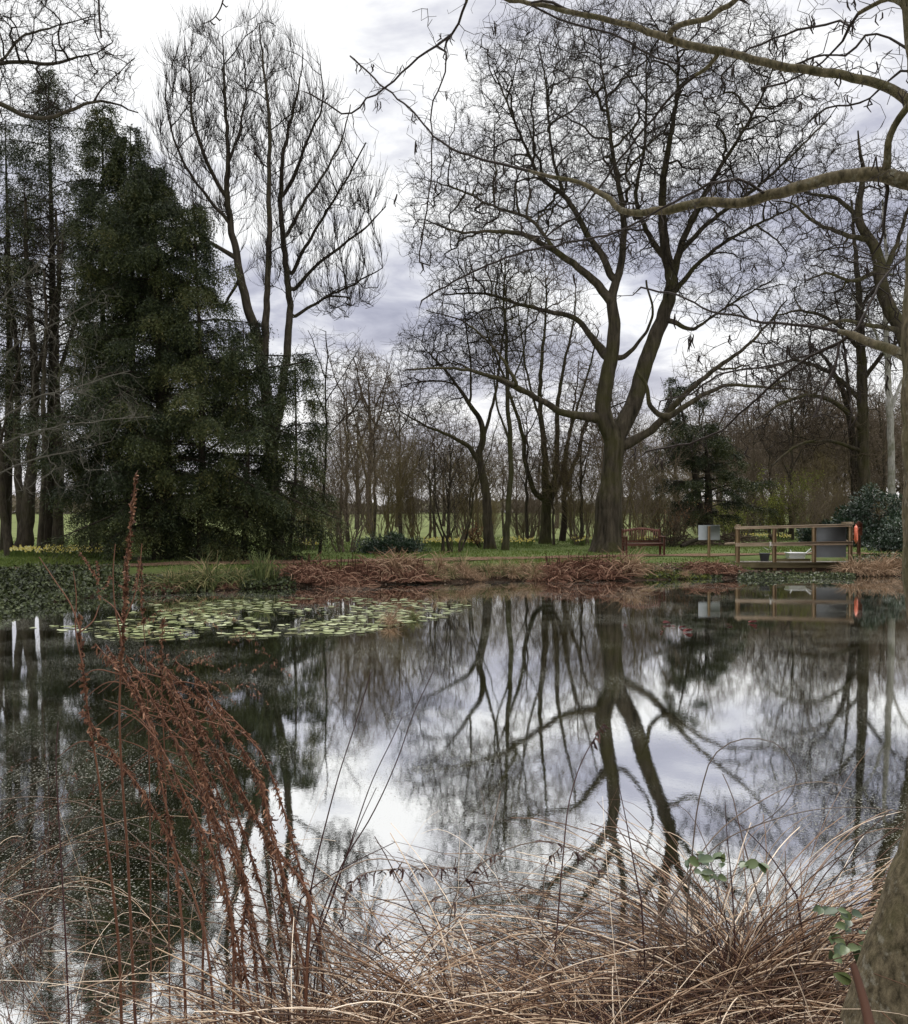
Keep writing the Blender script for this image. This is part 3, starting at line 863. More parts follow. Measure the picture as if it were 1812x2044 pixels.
mid_tree('bent_beech_tree', 'dark slimmer trunk bending left just beside the thick grey green trunk',
         [([(1712, 1085, 24), (1706, 940, 18), (1700, 870, 16), (1692, 813, 14), (1672, 760, 11), (1650, 720, 8), (1620, 690, 5)],), ([(1696, 840, 9), (1690, 740, 7), (1680, 660, 5), (1670, 600, 3)], 1.0)], 50.0,
         [(1640, 680, 80, 80), (1680, 620, 60, 80)], 1200, 43, (M_BARKD, M_TWIG), wf=.85, step=.38, dk=.45, di=2.4, tw=(1.4, .8, .008), tw2=1.4, max_nodes=2200)
mid_tree('pale_stemmed_tree', 'straight bare trunk with a pale foot, right of the thick grey green trunk',
         [([(1784, 1085, 20), (1780, 960, 16), (1777, 850, 15), (1772, 722, 13), (1765, 600, 10), (1768, 500, 7), (1760, 400, 4)],), ([(1776, 830, 7), (1800, 760, 6), (1840, 700, 4)], 1), ([(1772, 720, 7), (1735, 640, 5), (1700, 590, 3)], -1)], 46.0,
         [(1770, 580, 90, 160)], 1800, 44, (bark("bark_pale", (.16, .15, .13), (.42, .40, .36), (.08, .08, .03), .45, 1.0), M_TWIG), wf=.85, step=.38, dk=.42, di=2.4, tw=(1.4, .8, .008), tw2=1.4, max_nodes=3000)


# ------------------------------------------------------------------ conifers
def conifer(name, label, base_px, D, leaders, seed, mat=None, strand=.6, droop=1.0, leaf=(.10, .03), nleaf=7, per=26, rise=.25, tmat=None, dep=.85, m=10, lo0=.30, pr2=3):
    """leaders: dicts with x (px at the foot), d (depth offset), lean, apex, left/right [(py, px half extent)], nb, low, w"""
    rng = np.random.default_rng(seed)
    base0 = at(base_px[0], base_px[1], D)
    root = thing(name, label, 'tree', base0)
    tr, fo = MB(), MB()
    for ld in leaders:
        Dl = D + ld.get('d', 0)
        base = at(ld['x'], base_px[1], Dl); base[2] = base0[2]
        top = at(ld['x'] + ld.get('lean', 0), ld['apex'], Dl)
        hgt = top[2] - base[2]; k = Dl / F; nb = ld['nb']; low = ld.get('low', .04)
        def ext(tab, z):
            py = CY - (z - CAM_H) / k
            return np.interp(py, [a for a, _ in tab], [b for _, b in tab]) * k
        tp = spline([base - [0, 0, .2], base * .6 + top * .4 + [.12, .1, 0], top], 14)
        tubes_var(tr, [(tp, np.linspace(ld.get('w', 30) * k / 2, .015, 14))], 10)
        z = hgt * (low + (1 - low) * ((np.arange(nb) + rng.random(nb)) / nb))
        az = np.arange(nb) * 2.39996 + rng.normal(size=nb) * .4
        zz = base[2] + z
        c, s = np.cos(az), np.sin(az)
        ax = np.where(c > 0, ext(ld['right'], zz), ext(ld['left'], zz)); ad = dep * (ext(ld['right'], zz) + ext(ld['left'], zz)) / 2
        Lb = 1 / np.sqrt((c / np.maximum(ax, .05)) ** 2 + (s / np.maximum(ad, .05)) ** 2)
        lump = 1 + .32 * np.sin(az * 3 + z * 1.1 + seed) * np.sin(z * 2.3 + az * 2)
        Lb = np.maximum(Lb * lump * rng.uniform(.36, 1.18, nb), .2)
        n = 9
        u = np.linspace(0, 1, n)[None, :, None]
        out = np.stack([c, s, np.zeros(nb)], 1)[:, None, :]
        side = np.stack([-s, c, np.zeros(nb)], 1)[:, None, :]
        f = z / hgt
        org = np.stack([np.interp(f, np.linspace(0, 1, 14), tp[:, i]) for i in range(3)], 1)[:, None, :]
        org[:, 0, 2] = zz
        bend = rng.normal(size=nb)[:, None, None] * .18
        ris = (rise + .40 * f[:, None, None] + rng.normal(size=nb)[:, None, None] * .22)
        B = org + out * u * Lb[:, None, None] + side * bend * Lb[:, None, None] * u ** 2
        B[:, :, 2:] += Lb[:, None, None] * (ris * u - (.34 * droop) * u ** 2.2 + .10 * u ** 6)
        B[:, :, 2] = np.maximum(B[:, :, 2], base[2] + .12)
        tubes(tr, B, np.maximum(.012, (.010 + .011 * Lb))[:, None] * np.linspace(1, .25, n)[None], 4)
        bi = np.repeat(np.arange(nb), m)
        su = rng.uniform(.22, .98, len(bi)); sg = np.where(rng.random(len(bi)) < .5, 1, -1)
        ki = np.clip((su * (n - 1)).astype(int), 0, n - 2); fr = (su * (n - 1) - ki)[:, None]
        o2 = B[bi, ki] * (1 - fr) + B[bi, ki + 1] * fr
        t2 = unit(B[bi, ki + 1] - B[bi, ki]); s2 = unit(np.cross(t2, np.array([0, 0, 1.])))
        d2 = unit(t2 * .75 + s2 * sg[:, None] * rng.uniform(.5, 1.1, len(bi))[:, None] + np.array([0, 0, .05]))
        L2 = Lb[bi] * .40 * (1.08 - su) * rng.uniform(.6, 1.3, len(bi)) + .12
        v = np.linspace(0, 1, 5)[None, :, None]
        B2 = o2[:, None] + d2[:, None] * v * L2[:, None, None]
        B2[:, :, 2:] -= .3 * droop * L2[:, None, None] * v ** 2
        B2[:, :, 2] = np.maximum(B2[:, :, 2], base[2] + .1)
        tubes(tr, B2, np.full((len(bi), 5), .008) * np.linspace(1, .5, 5), 3)
        bt = rng.random(nb) * .42 + .16            # each bough its own shade
        for Q, L, lo, pr, tb in ((B, Lb, lo0, per, bt), (B2, L2, .05, pr2, bt[bi])):
            nn = Q.shape[1]
            cnt = np.maximum(1, (pr * (L / 2.0) if pr > 5 else pr * np.ones(len(L)))).astype(int)
            q = np.repeat(np.arange(len(Q)), cnt)
            a = lo + (1 - lo) * rng.random(len(q)) ** .8
            kk = np.clip((a * (nn - 1)).astype(int), 0, nn - 2); fr = (a * (nn - 1) - kk)[:, None]
            o = Q[q, kk] * (1 - fr) + Q[q, kk + 1] * fr
            tdir = unit(Q[q, kk + 1] - Q[q, kk])
            M = len(q)
            d = unit(tdir * .6 + unit(rng.normal(size=(M, 3))) * .5 + np.array([0, 0, -.25 * droop]))
            SL = strand * rng.uniform(.4, 1.3, M)
            pts = [o]; dd = d
            for i in range(3):
                pts.append(pts[-1] + dd * (SL / 3)[:, None]); dd = unit(dd + np.array([0, 0, -.75 * droop]) + rng.normal(size=(M, 3)) * .12)
            PS = np.stack(pts, 1)
            h = np.tile(np.linspace(.08, 1, nleaf), M); si = np.repeat(np.arange(M), nleaf)
            k3 = np.clip((h * 3).astype(int), 0, 2); f3 = (h * 3 - k3)[:, None]
            C = PS[si, k3] * (1 - f3) + PS[si, k3 + 1] * f3
            tt = unit(PS[si, k3 + 1] - PS[si, k3])
            sd = unit(np.cross(tt, unit(rng.normal(size=(M, 3)))[si]))
            sgn = np.where(np.tile(np.arange(nleaf), M) % 2 == 0, 1, -1)[:, None]
            D3 = unit(tt * .75 + sd * sgn * .8 + rng.normal(size=(len(si), 3)) * .15)
            leaf_quads(fo, C, D3, rng.normal(size=(len(si), 3)), leaf[0] * rng.uniform(.6, 1.25, len(si)), leaf[1], tone=np.clip(tb[q][si] + rng.normal(size=len(si)) * .12 + .20 * h, 0, 1))  # tone rises towards strand tips, painting them as lit ends
    tr.build('trunk', tmat or M_BARKD, root, base0, smooth=True)
    fo.build('crown', mat or M_YEW, root, base0)
    return root


conifer('yew_tree', 'large broad dark yew with ragged drooping sprays sweeping to the ground at the left', (325, 1116), 28.4, [
    dict(x=325, apex=330, lean=-25, nb=175, w=46, left=[(330, 10), (400, 60), (520, 100), (700, 150), (850, 180), (1000, 190), (1060, 175), (1115, 165)],
         right=[(330, 8), (400, 50), (500, 80), (600, 115), (680, 160), (760, 225), (860, 280), (920, 320), (1000, 290), (1060, 250), (1115, 150)]),
    dict(x=250, d=.6, apex=262, lean=10, nb=100, w=20, left=[(262, 6), (330, 45), (450, 80), (700, 120), (900, 130), (1000, 120), (1080, 90)], right=[(262, 6), (330, 45), (450, 80), (700, 110), (1000, 100)], low=.05),
    dict(x=185, d=.9, apex=212, lean=20, nb=90, w=18, left=[(212, 5), (300, 40), (450, 70), (700, 90), (900, 90), (1000, 60)], right=[(212, 5), (300, 40), (450, 70), (700, 100), (1000, 90)], low=.16),
    dict(x=400, d=-.6, apex=398, lean=-15, nb=70, w=18, left=[(398, 5), (480, 40), (650, 90), (1000, 130), (1100, 110)], right=[(398, 5), (470, 18), (600, 48), (700, 90), (800, 140), (900, 180), (980, 160), (1050, 120), (1110, 90)]),
    dict(x=485, d=-.6, apex=655, lean=0, nb=44, w=14, left=[(655, 5), (750, 50), (1000, 110), (1100, 90)], right=[(655, 5), (720, 40), (800, 90), (880, 130), (930, 160), (980, 130), (1060, 90)], low=.05),
    dict(x=575, d=-.3, apex=715, lean=14, nb=22, w=9, left=[(715, 5), (800, 40), (1040, 60)], right=[(715, 8), (760, 30), (860, 70), (930, 110), (1000, 75), (1060, 40)], low=.15)],
    51, strand=.72, per=80, leaf=(.115, .028), nleaf=9, rise=.22, droop=1.35, dep=1.0, lo0=.2, m=15, pr2=4)
conifer('hemlock_tree', 'tall dark conifer with hanging foliage thinning to sky, left of and behind the yew', (96, 1108), 32.5, [
    dict(x=96, apex=138, nb=120, w=26, low=.17, left=[(138, 3), (200, 28), (300, 75), (450, 110), (650, 170), (800, 190), (900, 170), (960, 90)], right=[(138, 3), (200, 25), (280, 80), (400, 120), (600, 160), (800, 180), (930, 170), (970, 60)]),
    dict(x=10, d=1.0, apex=240, nb=50, w=22, low=.22, left=[(240, 4), (400, 60), (700, 110), (950, 80)], right=[(240, 4), (400, 60), (700, 110), (950, 80)])],
    52, strand=.9, per=44, leaf=(.12, .030), nleaf=8, rise=.18, droop=1.3, m=12)
conifer('young_yew_tree', 'small dark evergreen with wide layered limbs and a sparse bent top, behind the grey sign', (1407, 1080), 41.0, [
    dict(x=1407, apex=756, lean=-60, nb=20, w=18, low=.45, left=[(756, 4), (800, 30), (860, 60), (920, 90)], right=[(756, 4), (800, 35), (850, 60), (900, 85)]),
    dict(x=1412, apex=850, lean=-6, nb=46, w=24, low=.20, left=[(850, 20), (900, 95), (950, 120), (990, 110), (1040, 40)], right=[(850, 20), (880, 80), (930, 125), (980, 140), (1020, 115), (1045, 40)])],
    53, strand=.5, per=70, leaf=(.12, .034), nleaf=8, mat=M_YEW, rise=.06, droop=.9, pr2=4)


# ------------------------------------------------------------------ shrubs and bushes
def stem_shrub_mesh(name, label, base, hgt, spread, nst, seed, mats, tw=(26, .5, .005), tw2=1.5, r0=.025, arch=.15, group=None, up=.3, cat='shrub'):
    rng = np.random.default_rng(seed)
    base = np.asarray(base, float)
    root = thing(name, label, cat, base, group)
    n = 8
    az = rng.random(nst) * 2 * pi
    lean = spread * rng.uniform(.15, 1.0, nst) ** .8
    u = np.linspace(0, 1, n)[None, :]
    hh = hgt * rng.uniform(.6, 1.05, nst)[:, None]
    P = np.stack([np.cos(az)[:, None] * (.06 * hgt + lean[:, None] * u ** 1.15), np.sin(az)[:, None] * (.06 * hgt + lean[:, None] * u ** 1.15), hh * (u - arch * u ** 3) - .1 * (1 - u)], -1)
    P[:, 1:-1] += rng.normal(size=(nst, n - 2, 3)) * .025 * hgt
    R = (r0 * rng.uniform(.5, 1.2, nst))[:, None] * np.linspace(1, .2, n)[None]
    st = MB(); tubes(st, P, R, 5); st.build('stem', mats[0], root, smooth=True)
    cr = MB()
    q = np.repeat(np.arange(nst), tw[0])
    a = rng.uniform(.22, 1, len(q)); k = np.clip((a * (n - 1)).astype(int), 0, n - 2); f = (a * (n - 1) - k)[:, None]
    o = P[q, k] * (1 - f) + P[q, k + 1] * f
    TP, TR = grow_twigs(o, P[q, k + 1] - P[q, k], rng, tw[1] * hgt / 3 * rng.uniform(.5, 1.4, len(q)), np.full(len(q), tw[2]), up, .75, 5, .22)
    tubes(cr, TP, TR, 3)
    q2 = np.repeat(np.arange(len(q)), rng.poisson(tw2, len(q)))
    k2 = rng.integers(1, 5, len(q2)); b0 = TP[q2, k2]
    SP, SR = grow_twigs(b0, TP[q2, k2] - TP[q2, k2 - 1], rng, tw[1] * hgt / 6 * rng.uniform(.5, 1.4, len(q2)), np.full(len(q2), tw[2] * .7), up, .7, 3, .2)
    tubes(cr, SP, SR, 3)
    cr.build('crown', mats[1], root)
    return root, SP, TP


def leaves_on(root, pts, rng, n, L, W, mat, name='foliage', jit=.05):
    fo = MB()
    q = rng.integers(0, len(pts), n)
    C = pts[q] + rng.normal(size=(n, 3)) * jit
    leaf_quads(fo, C, rng.normal(size=(n, 3)), rng.normal(size=(n, 3)), L * rng.uniform(.6, 1.3, n), W, tone=rng.random(n))
    return fo.build(name, mat, root)


def ground_at(px, d):
    x = (px - CX) * d / F
    return np.array((x, d, h1(x, d)))


def leaf_bush(name, label, base, rx, ry, hz, seed, mat, n=9000, L=.10, W=.04, clumps=60, group=None, cat='bush', spike=.0):
    rng = np.random.default_rng(seed)
    root = thing(name, label, cat, base, group)
    u = unit(rng.normal(size=(clumps, 3))); u[:, 2] = np.abs(u[:, 2])
    rr = rng.uniform(.55, 1.0, clumps)[:, None]
    cc = u * rr * np.array([rx, ry, hz]) * (1 + .14 * rng.normal(size=(clumps, 1)))
    st = MB()
    Ps = np.zeros((clumps, 5, 3)); o = rng.normal(size=(clumps, 3)) * np.array([rx * .3, ry * .3, 0]); o[:, 2] = -.05
    v = np.linspace(0, 1, 5)[None, :, None]
    Ps = o[:, None] * (1 - v) + cc[:, None] * v; Ps[:, :, 2] += .15 * hz * np.sin(v[..., 0] * pi)
    tubes(st, Ps, np.full((clumps, 5), .018) * np.linspace(1, .4, 5), 4)
    st.build('stem', M_BARKD, root)
    fo = MB()
    q = rng.integers(0, clumps, n)
    sc = (.16 + .20 * rng.random(clumps))[q][:, None] * (rx + ry) / 2
    off = unit(rng.normal(size=(n, 3))) * rng.random((n, 1)) ** .45 * sc * np.array([1, 1, .75])
    C = cc[q] + off
    C[:, 2] = np.abs(C[:, 2])
    Dn = unit(off) + rng.normal(size=(n, 3)) * .5 + np.array([0, 0, .25 + spike])
    tn = np.clip((rng.random(clumps) * .4 + .15)[q] + rng.normal(size=n) * .15 + .25 * (C[:, 2] / hz - .4), 0, 1)
    leaf_quads(fo, C, Dn, rng.normal(size=(n, 3)) + np.array([0, 0, 1.2]), L * rng.uniform(.6, 1.3, n), W, tone=tn)
    fo.build('foliage', mat, root)
    return root


leaf_bush('laurel_bush', 'big dark glossy evergreen bush at the right edge behind the lifebuoy', ground_at(1752, 38.5), 1.9, 1.6, 2.5, 61, M_LAUREL, 15000, .14, .055, 90)
leaf_bush('evergreen_bush', 'low dark evergreen bush on the lawn in front of the big evergreen bush', ground_at(1782, 34.0), .95, .7, 1.0, 66, M_LAUREL, 4500, .11, .045, 40)
leaf_bush('rhododendron_bush', 'dark rounded evergreen bush seen through the railing beside the grey panel', ground_at(1640, 40.0), 1.0, .8, 1.05, 62, M_LAUREL, 6000, .14, .05, 40)
leaf_bush('box_bush', 'low wide dark green bush with upright shoots on the lawn right of the yew', ground_at(778, 32.6), 1.35, .8, .62, 63, M_LAUREL, 9000, .09, .035, 60, spike=.6)
rt, sp_, tp_ = stem_shrub_mesh('leafy_shrub', 'yellow green shrub coming into leaf behind the middle of the platform', ground_at(1562, 47), 3.3, 1.3, 12, 64, (M_BARK2, M_TWIGG), (26, .9, .006))
leaves_on(rt, sp_.reshape(-1, 3), np.random.default_rng(1), 5200, .09, .05, M_SPRING)
rt, sp_, tp_ = stem_shrub_mesh('leafy_shrub', 'small yellow green shrub coming into leaf right of the grey sign', ground_at(1452, 46), 1.7, 1.1, 10, 65, (M_BARK2, M_TWIGG), (20, .9, .006))
leaves_on(rt, sp_.reshape(-1, 3), np.random.default_rng(2), 2600, .08, .045, M_SPRING)
rt, sp_, tp_ = stem_shrub_mesh('beech_shrub', 'low shrub holding dry orange brown leaves at the foot of the leaning tree', ground_at(962, 37), 1.0, .8, 9, 67, (M_BARKD, M_TWIG), (16, .8, .005))
leaves_on(rt, sp_.reshape(-1, 3), np.random.default_rng(3), 700, .08, .045, M_BEECH)
rt, sp_, tp_ = stem_shrub_mesh('twiggy_shrub', 'brown twiggy shrub with dry leaves between the bench and the grey sign', ground_at(1340, 38), 2.0, 1.9, 13, 68, (M_BARK2, M_TWIGB), (24, .9, .006))
leaves_on(rt, sp_.reshape(-1, 3), np.random.default_rng(4), 420, .07, .04, M_BEECH)
stem_shrub_mesh('dark_stemmed_shrub', 'dark many stemmed bare shrub in the middle, right of the low dark bush', ground_at(899, 33.2), 5.6, 1.9, 9, 70, (M_BARK, M_TWIG), (30, .55, .006), 1.6, .05, .05)
HZ = [(612, 36.0, 4.2, 1.3, 'pale brown many stemmed hazel right beside the yew'), (690, 33.6, 4.8, 1.5, 'tall pale brown hazel fanning up left of the low dark bush'),
      (760, 38.5, 5.2, 1.7, 'olive bare hazel standing behind the low dark bush'), (838, 39.5, 4.8, 1.6, 'olive brown hazel between the low dark bush and the dark stemmed shrub'),
      (930, 43.0, 4.6, 1.8, 'brown hazel behind the leaning tree'), (1050, 46.0, 5.0, 1.8, 'brown hazel between the slender pole tree and the many stemmed tree'),
      (1162, 40.5, 5.0, 1.7, 'brown hazel close left of the great trunk'), (1262, 37.0, 5.6, 1.6, 'olive many stemmed hazel right behind the bench'),
      (1318, 44.0, 4.4, 1.9, 'brown bare hazel behind the gap between bench and sign'), (1480, 52.0, 5.6, 2.2, 'brown bare hazel behind the small yellow green shrub'),
      (1640, 54.0, 6.0, 2.6, 'wide brown bare hazel beyond the right half of the platform')]
for i, (px, d, h, s, lb) in enumerate(HZ):
    stem_shrub_mesh('hazel_shrub', lb, ground_at(px, d), h, s, 16, 80 + i, (M_TWIGO if 'olive' in lb else M_TWIGF, M_TWIGF if i % 2 else M_TWIGO), (30, .8, .007), 2.0, .035, .08, group='bare hazels along the far lawn')


# the brown thicket behind the trees: three shrubs copied about
rt_ = np.random.default_rng(88)
TH = [stem_shrub_mesh('thicket_shrub', 'bare brown shrub of the twiggy thicket behind the trees', (0, 0, 0), 4.6, 1.9, 18, 190 + i, (M_TWIGO, M_TWIGO if i == 1 else M_TWIGF), (20, .95, .0075), 1.6, .03, .1, group='bare shrubs of the thicket')[0] for i in range(3)]
for i in range(44):
    px = (600 + 400 * rt_.random()) if i % 4 == 0 else (1000 + 870 * (i + rt_.random()) / 44); d = rt_.uniform(44, 64)
    o = TH[i] if i < 3 else copy_tree(TH[i % 3])
    o.location = tuple(ground_at(px, d)); s_ = rt_.uniform(.35, .85) * (.65 if px < 1000 else .8 if px < 1300 else 1.0); o.scale = (s_ * 1.15, s_ * 1.15, s_); o.rotation_euler = (0, 0, rt_.random() * 6.28)


# ------------------------------------------------------------------ the wood and hedges far behind
def proto(kind, seed):
    rng = np.random.default_rng(seed)
    hgt, spr, low = {'round': (11, 4.2, .28), 'tall': (13, 2.6, .25), 'wide': (9, 4.6, .22), 'low': (6, 3.2, .12), 'thin': (9.5, 1.7, .3)}[kind]
    seeds = [(np.array([(0, 0, -.2), (.1, 0, hgt * .25), (0, .1, hgt * .5), (.1, 0, hgt * .8)]), np.array([.26, .2, .12, .04]) * (.42 if kind == 'thin' else 1))]
    for i in range(6):
        a = i * 2.4 + rng.random(); z = hgt * (low + .08 * i)
        e = np.array([cos(a) * spr * .6, sin(a) * spr * .6, z + hgt * .28])
        seeds.append((np.array([(0, 0, z), e * [.4, .4, 0] + [0, 0, z + hgt * .08], e]), np.array([.11, .08, .03]) * (.4 if kind == 'thin' else 1)))
    u = unit(rng.normal(size=(2600, 3))) * rng.random((2600, 1)) ** .45
    A = u * [spr, spr, hgt * (1 - low) * .5] + [0, 0, hgt * (1 + low) * .5]
    return bare_tree('bare_tree', 'x', seeds, A, .45, 3.0, .5, 60, seed, (M_BARK2, M_TWIGB if kind == 'thin' else M_TWIGF), trop=(0, 0, .25), tw=(1.5, 1.0, .011), tw2=1.5, tip=.011, max_nodes=3200, up=.25, base=(0, 0, 0))


WOOD = [(738, 62, 'tall', .95), (712, 75, 'tall', .8), (792, 88, 'round', .75), (885, 92, 'round', .8), (950, 70, 'wide', .75), (655, 90, 'low', .8), (600, 110, 'wide', .6),
        (1110, 82, 'wide', .75), (1240, 76, 'low', .9), (1350, 70, 'wide', 1.0), (1420, 96, 'round', 1.05),
        (1470, 74, 'tall', .8), (1520, 88, 'round', 1.05), (1560, 66, 'wide', .95), (1600, 78, 'round', 1.0), (1650, 92, 'tall', 1.15), (1670, 64, 'low', 1.3), (1715, 76, 'round', 1.0), (1760, 62, 'wide', 1.1),
        (1800, 80, 'round', 1.1), (1850, 68, 'round', 1.0), (1900, 76, 'tall', 1.1), (1545, 104, 'round', 1.1), (1700, 84, 'tall', 1.25), (1630, 70, 'tall', 1.0), (1500, 80, 'tall', .95), (1440, 86, 'round', .95), (1780, 90, 'round', 1.25), (1580, 95, 'round', 1.2), (1380, 110, 'wide', 1.2), (1620, 108, 'wide', 1.2), (1750, 100, 'round', 1.1),
        (60, 120, 'low', .8), (170, 125, 'wide', .7), (240, 118, 'low', .9), (420, 120, 'wide', .7), (540, 125, 'round', .6)]
rq = np.random.default_rng(123)
WOOD += [(660 + 640 * (i + rq.random()) / 22, rq.uniform(40, 62), 'thin', rq.uniform(.6, 1.05)) for i in range(22)] + [(1380 + 420 * (i + rq.random()) / 12, rq.uniform(46, 66), 'thin', rq.uniform(.8, 1.25)) for i in range(12)]
protos = {k: proto(k, 300 + i) for i, k in enumerate(('round', 'tall', 'wide', 'low', 'thin'))}
seen = set()
rw = np.random.default_rng(9)
GL = "bare trees of the wood beyond the lawn"
for px, d, k, sc in WOOD:
    o = protos[k] if k not in seen else copy_tree(protos[k])
    seen.add(k)
    g = ground_at(px, d); o.location = tuple(g); s_ = sc * rw.uniform(.92, 1.08); o.scale = (s_ * rw.uniform(.9, 1.1), s_, s_); o.rotation_euler = (0, 0, rw.random() * 6.28)
    side = 'left of the yew gap' if px < 580 else ''
    o['label'] = {'round': 'round crowned bare brown tree standing in the wood far beyond the lawn', 'tall': 'narrow upright bare brown tree standing far beyond the lawn',
                  'wide': 'wide spreading bare brown tree standing far beyond the lawn', 'low': 'low bushy bare brown tree standing far beyond the lawn', 'thin': 'thin bare pole of a tree in the thicket behind the larger trees'}[k]
    o['group'] = {'round': 'round crowned trees beyond the lawn', 'tall': 'narrow trees beyond the lawn', 'wide': 'wide trees beyond the lawn', 'low': 'low bushy trees beyond the lawn', 'thin': 'thin trees in the thicket'}[k]

# far treeline, one mass
rng = np.random.default_rng(77)
tl = MB()
N = 42000
X = rng.uniform(-190, 190, N); Y = 235 + 30 * rng.random(N) + 12 * vnoise(X, X * 0, .02, 2)
hh = 3.2 + 1.8 * vnoise(X, X * 0, .11, 4) + 1.2 * vnoise(X, X * 0, .5, 6)
Z = np.maximum(hh, 1.5) * rng.random(N) ** .7 + 1.2
leaf_quads(tl, np.stack([X, Y, Z], 1), rng.normal(size=(N, 3)) + [0, 0, .6], rng.normal(size=(N, 3)), 1.5 * rng.uniform(.5, 1.5, N), .55, tone=rng.random(N))
tag(tl.build('treeline', toned("far_wood", [(0, (.10, .085, .065)), (.6, (.17, .145, .11)), (1, (.19, .18, .10))], noise=.8, nscale=.1)), kind='stuff')
# ------------------------------------------------------------------ plants along the far bank and on the lawn
M_DEADRED = toned("dead_reed", [(0, (.035, .016, .011)), (.45, (.12, .058, .038)), (.8, (.24, .13, .085)), (1, (.40, .27, .18))], .85, .1, .3, 2.0)
M_DEADTAN = toned("dead_sedge", [(0, (.06, .035, .02)), (.4, (.20, .125, .07)), (.75, (.42, .29, .185)), (1, (.62, .47, .33))], .75, .2, .3, 2.0)
M_SEDGE = toned("green_sedge", [(0, (.03, .045, .015)), (.45, (.08, .10, .03)), (.75, (.20, .18, .075)), (1, (.36, .27, .15))], .7, .2, .3, 2.0)
M_GRASS = toned("lawn_grass", [(0, (.03, .045, .012)), (.5, (.08, .12, .026)), (.85, (.15, .18, .045)), (1, (.26, .23, .10))], .75, .15, .6, .5, trans=.25)
M_IVY = toned("ivy_leaf", [(0, (.016, .020, .008)), (.5, (.045, .058, .018)), (.8, (.085, .10, .032)), (1, (.15, .15, .07))], .55, .3, .4, 1.0)
M_LITTER = toned("fallen_leaf", [(0, (.03, .017, .011)), (.45, (.10, .055, .036)), (.8, (.21, .13, .09)), (1, (.42, .33, .26))], .8, .15)
M_YELLOW = toned("daffodil_flower", [(0, (.62, .48, .05)), (.6, (.75, .66, .20)), (1, (.80, .78, .55))], .6, .2, .1, trans=.3)
M_PAD = toned("lily_pad_leaf", [(0, (.09, .075, .025)), (.35, (.13, .15, .05)), (.7, (.24, .27, .12)), (1, (.40, .42, .25))], .5, .4, .3, 3.0)
M_REDPAD = toned("red_lily_leaf", [(0, (.03, .006, .006)), (.6, (.075, .016, .014)), (1, (.14, .036, .03))], .75, .1)
M_FROND = toned("moss_clump", [(0, (.04, .055, .012)), (1, (.19, .20, .05))], .8, .1)


def ribbons(mb, P, W, rng, tone=None):
    M, n = P.shape[:2]
    T = np.gradient(P, axis=1); T = unit(T)
    S = unit(np.cross(T, unit(rng.normal(size=(M, 1, 3)))))
    W = np.asarray(W)[:, None] * np.array([1.0, 1.0, .9, .75, .5, .3, .2, .15][:n] if n <= 8 else np.linspace(1, .15, n))[None]
    v = np.stack([P + S * W[..., None] / 2, P - S * W[..., None] / 2], 2)
    i = np.arange(M)[:, None] * (2 * n) + np.arange(n - 1)[None] * 2
    q = np.stack([i, i + 1, i + 3, i + 2], -1)
    mb.add(v.reshape(-1, 3), q.reshape(-1, 4), tone=None if tone is None else np.repeat(tone, 2 * n))


def arcs(n, rng, root_r, L, up=(50, 85), n_pt=7, sag=1.0, az=None, wob=.07):
    """arching blades from around the origin"""
    a = rng.random(n) * 2 * pi if az is None else az
    el = np.radians(rng.uniform(up[0], up[1], n))
    rr = root_r * np.sqrt(rng.random(n)); ra = rng.random(n) * 2 * pi
    P = np.zeros((n, n_pt, 3)); P[:, 0, 0] = rr * np.cos(ra); P[:, 0, 1] = rr * np.sin(ra)
    d = np.stack([np.cos(a) * np.cos(el), np.sin(a) * np.cos(el), np.sin(el)], 1)
    s = (L / (n_pt - 1))
    g = sag * rng.uniform(.5, 1.5, n) * 2.0 / (n_pt - 1)
    for k in range(1, n_pt):
        P[:, k] = P[:, k - 1] + d * s[:, None]
        d = unit(d + np.array([0, 0, -1.]) * g[:, None] + rng.normal(size=(n, 3)) * wob)
    return P


def tussock_proto(name, n, L, W, seed, mat, up=(40, 85), sag=1.0, root_r=.16, tone=(.15, .95)):
    rng = np.random.default_rng(seed)
    mb = MB()
    P = arcs(n, rng, root_r, L * rng.uniform(.5, 1.2, n), up, 6, sag)
    P[:, :, 2] = np.maximum(P[:, :, 2], -.03 + .06 * rng.random((n, 1)))
    ribbons(mb, P, np.full(n, W) * rng.uniform(.6, 1.3, n), rng, rng.uniform(tone[0], tone[1], n))
    return mb.build(name, mat)


red_p = [tussock_proto('dead_fern_heap', 190, .55, .022, 400 + i, M_DEADRED, (5, 70), 1.0, .28) for i in range(3)]
tan_p = [tussock_proto('sedge_tussock', 170, .75, .018, 410 + i, M_DEADTAN, (45, 88), 1.1, .14, (.2, .8)) for i in range(2)]
grn_p = [tussock_proto('sedge_tussock', 170, .75, .020, 420 + i, M_SEDGE, (50, 88), 1.0, .14, (.1, .95)) for i in range(2)]
iris_p = [tussock_proto('iris_clump', 46, .70, .034, 430, M_SEDGE, (68, 89), .45, .12, (.05, .6))]
used = set()


def shore_y(x):
    ys = np.linspace(11, 33, 500)
    d = pond_dist(np.full(500, x), ys)
    k = np.nonzero(d > 0)[0]
    return float(ys[k[0]]) if len(k) else 26.0


def place(protos, k, x, y, sc, label, cat, group, rng, z=None):
    o = protos[k % len(protos)]
    if o.name in used:
        o = o.copy(); COL.objects.link(o)
    used.add(o.name)
    zz = h1(x, y) if z is None else z
    o.location = (x, y, max(zz, .0) - .01)
    s = sc * rng.uniform(.85, 1.15)
    o.scale = (s, s, s * rng.uniform(.8, 1.1)); o.rotation_euler = (0, 0, rng.random() * 6.28)
    return tag(o, label, cat, group)


rb = np.random.default_rng(500)


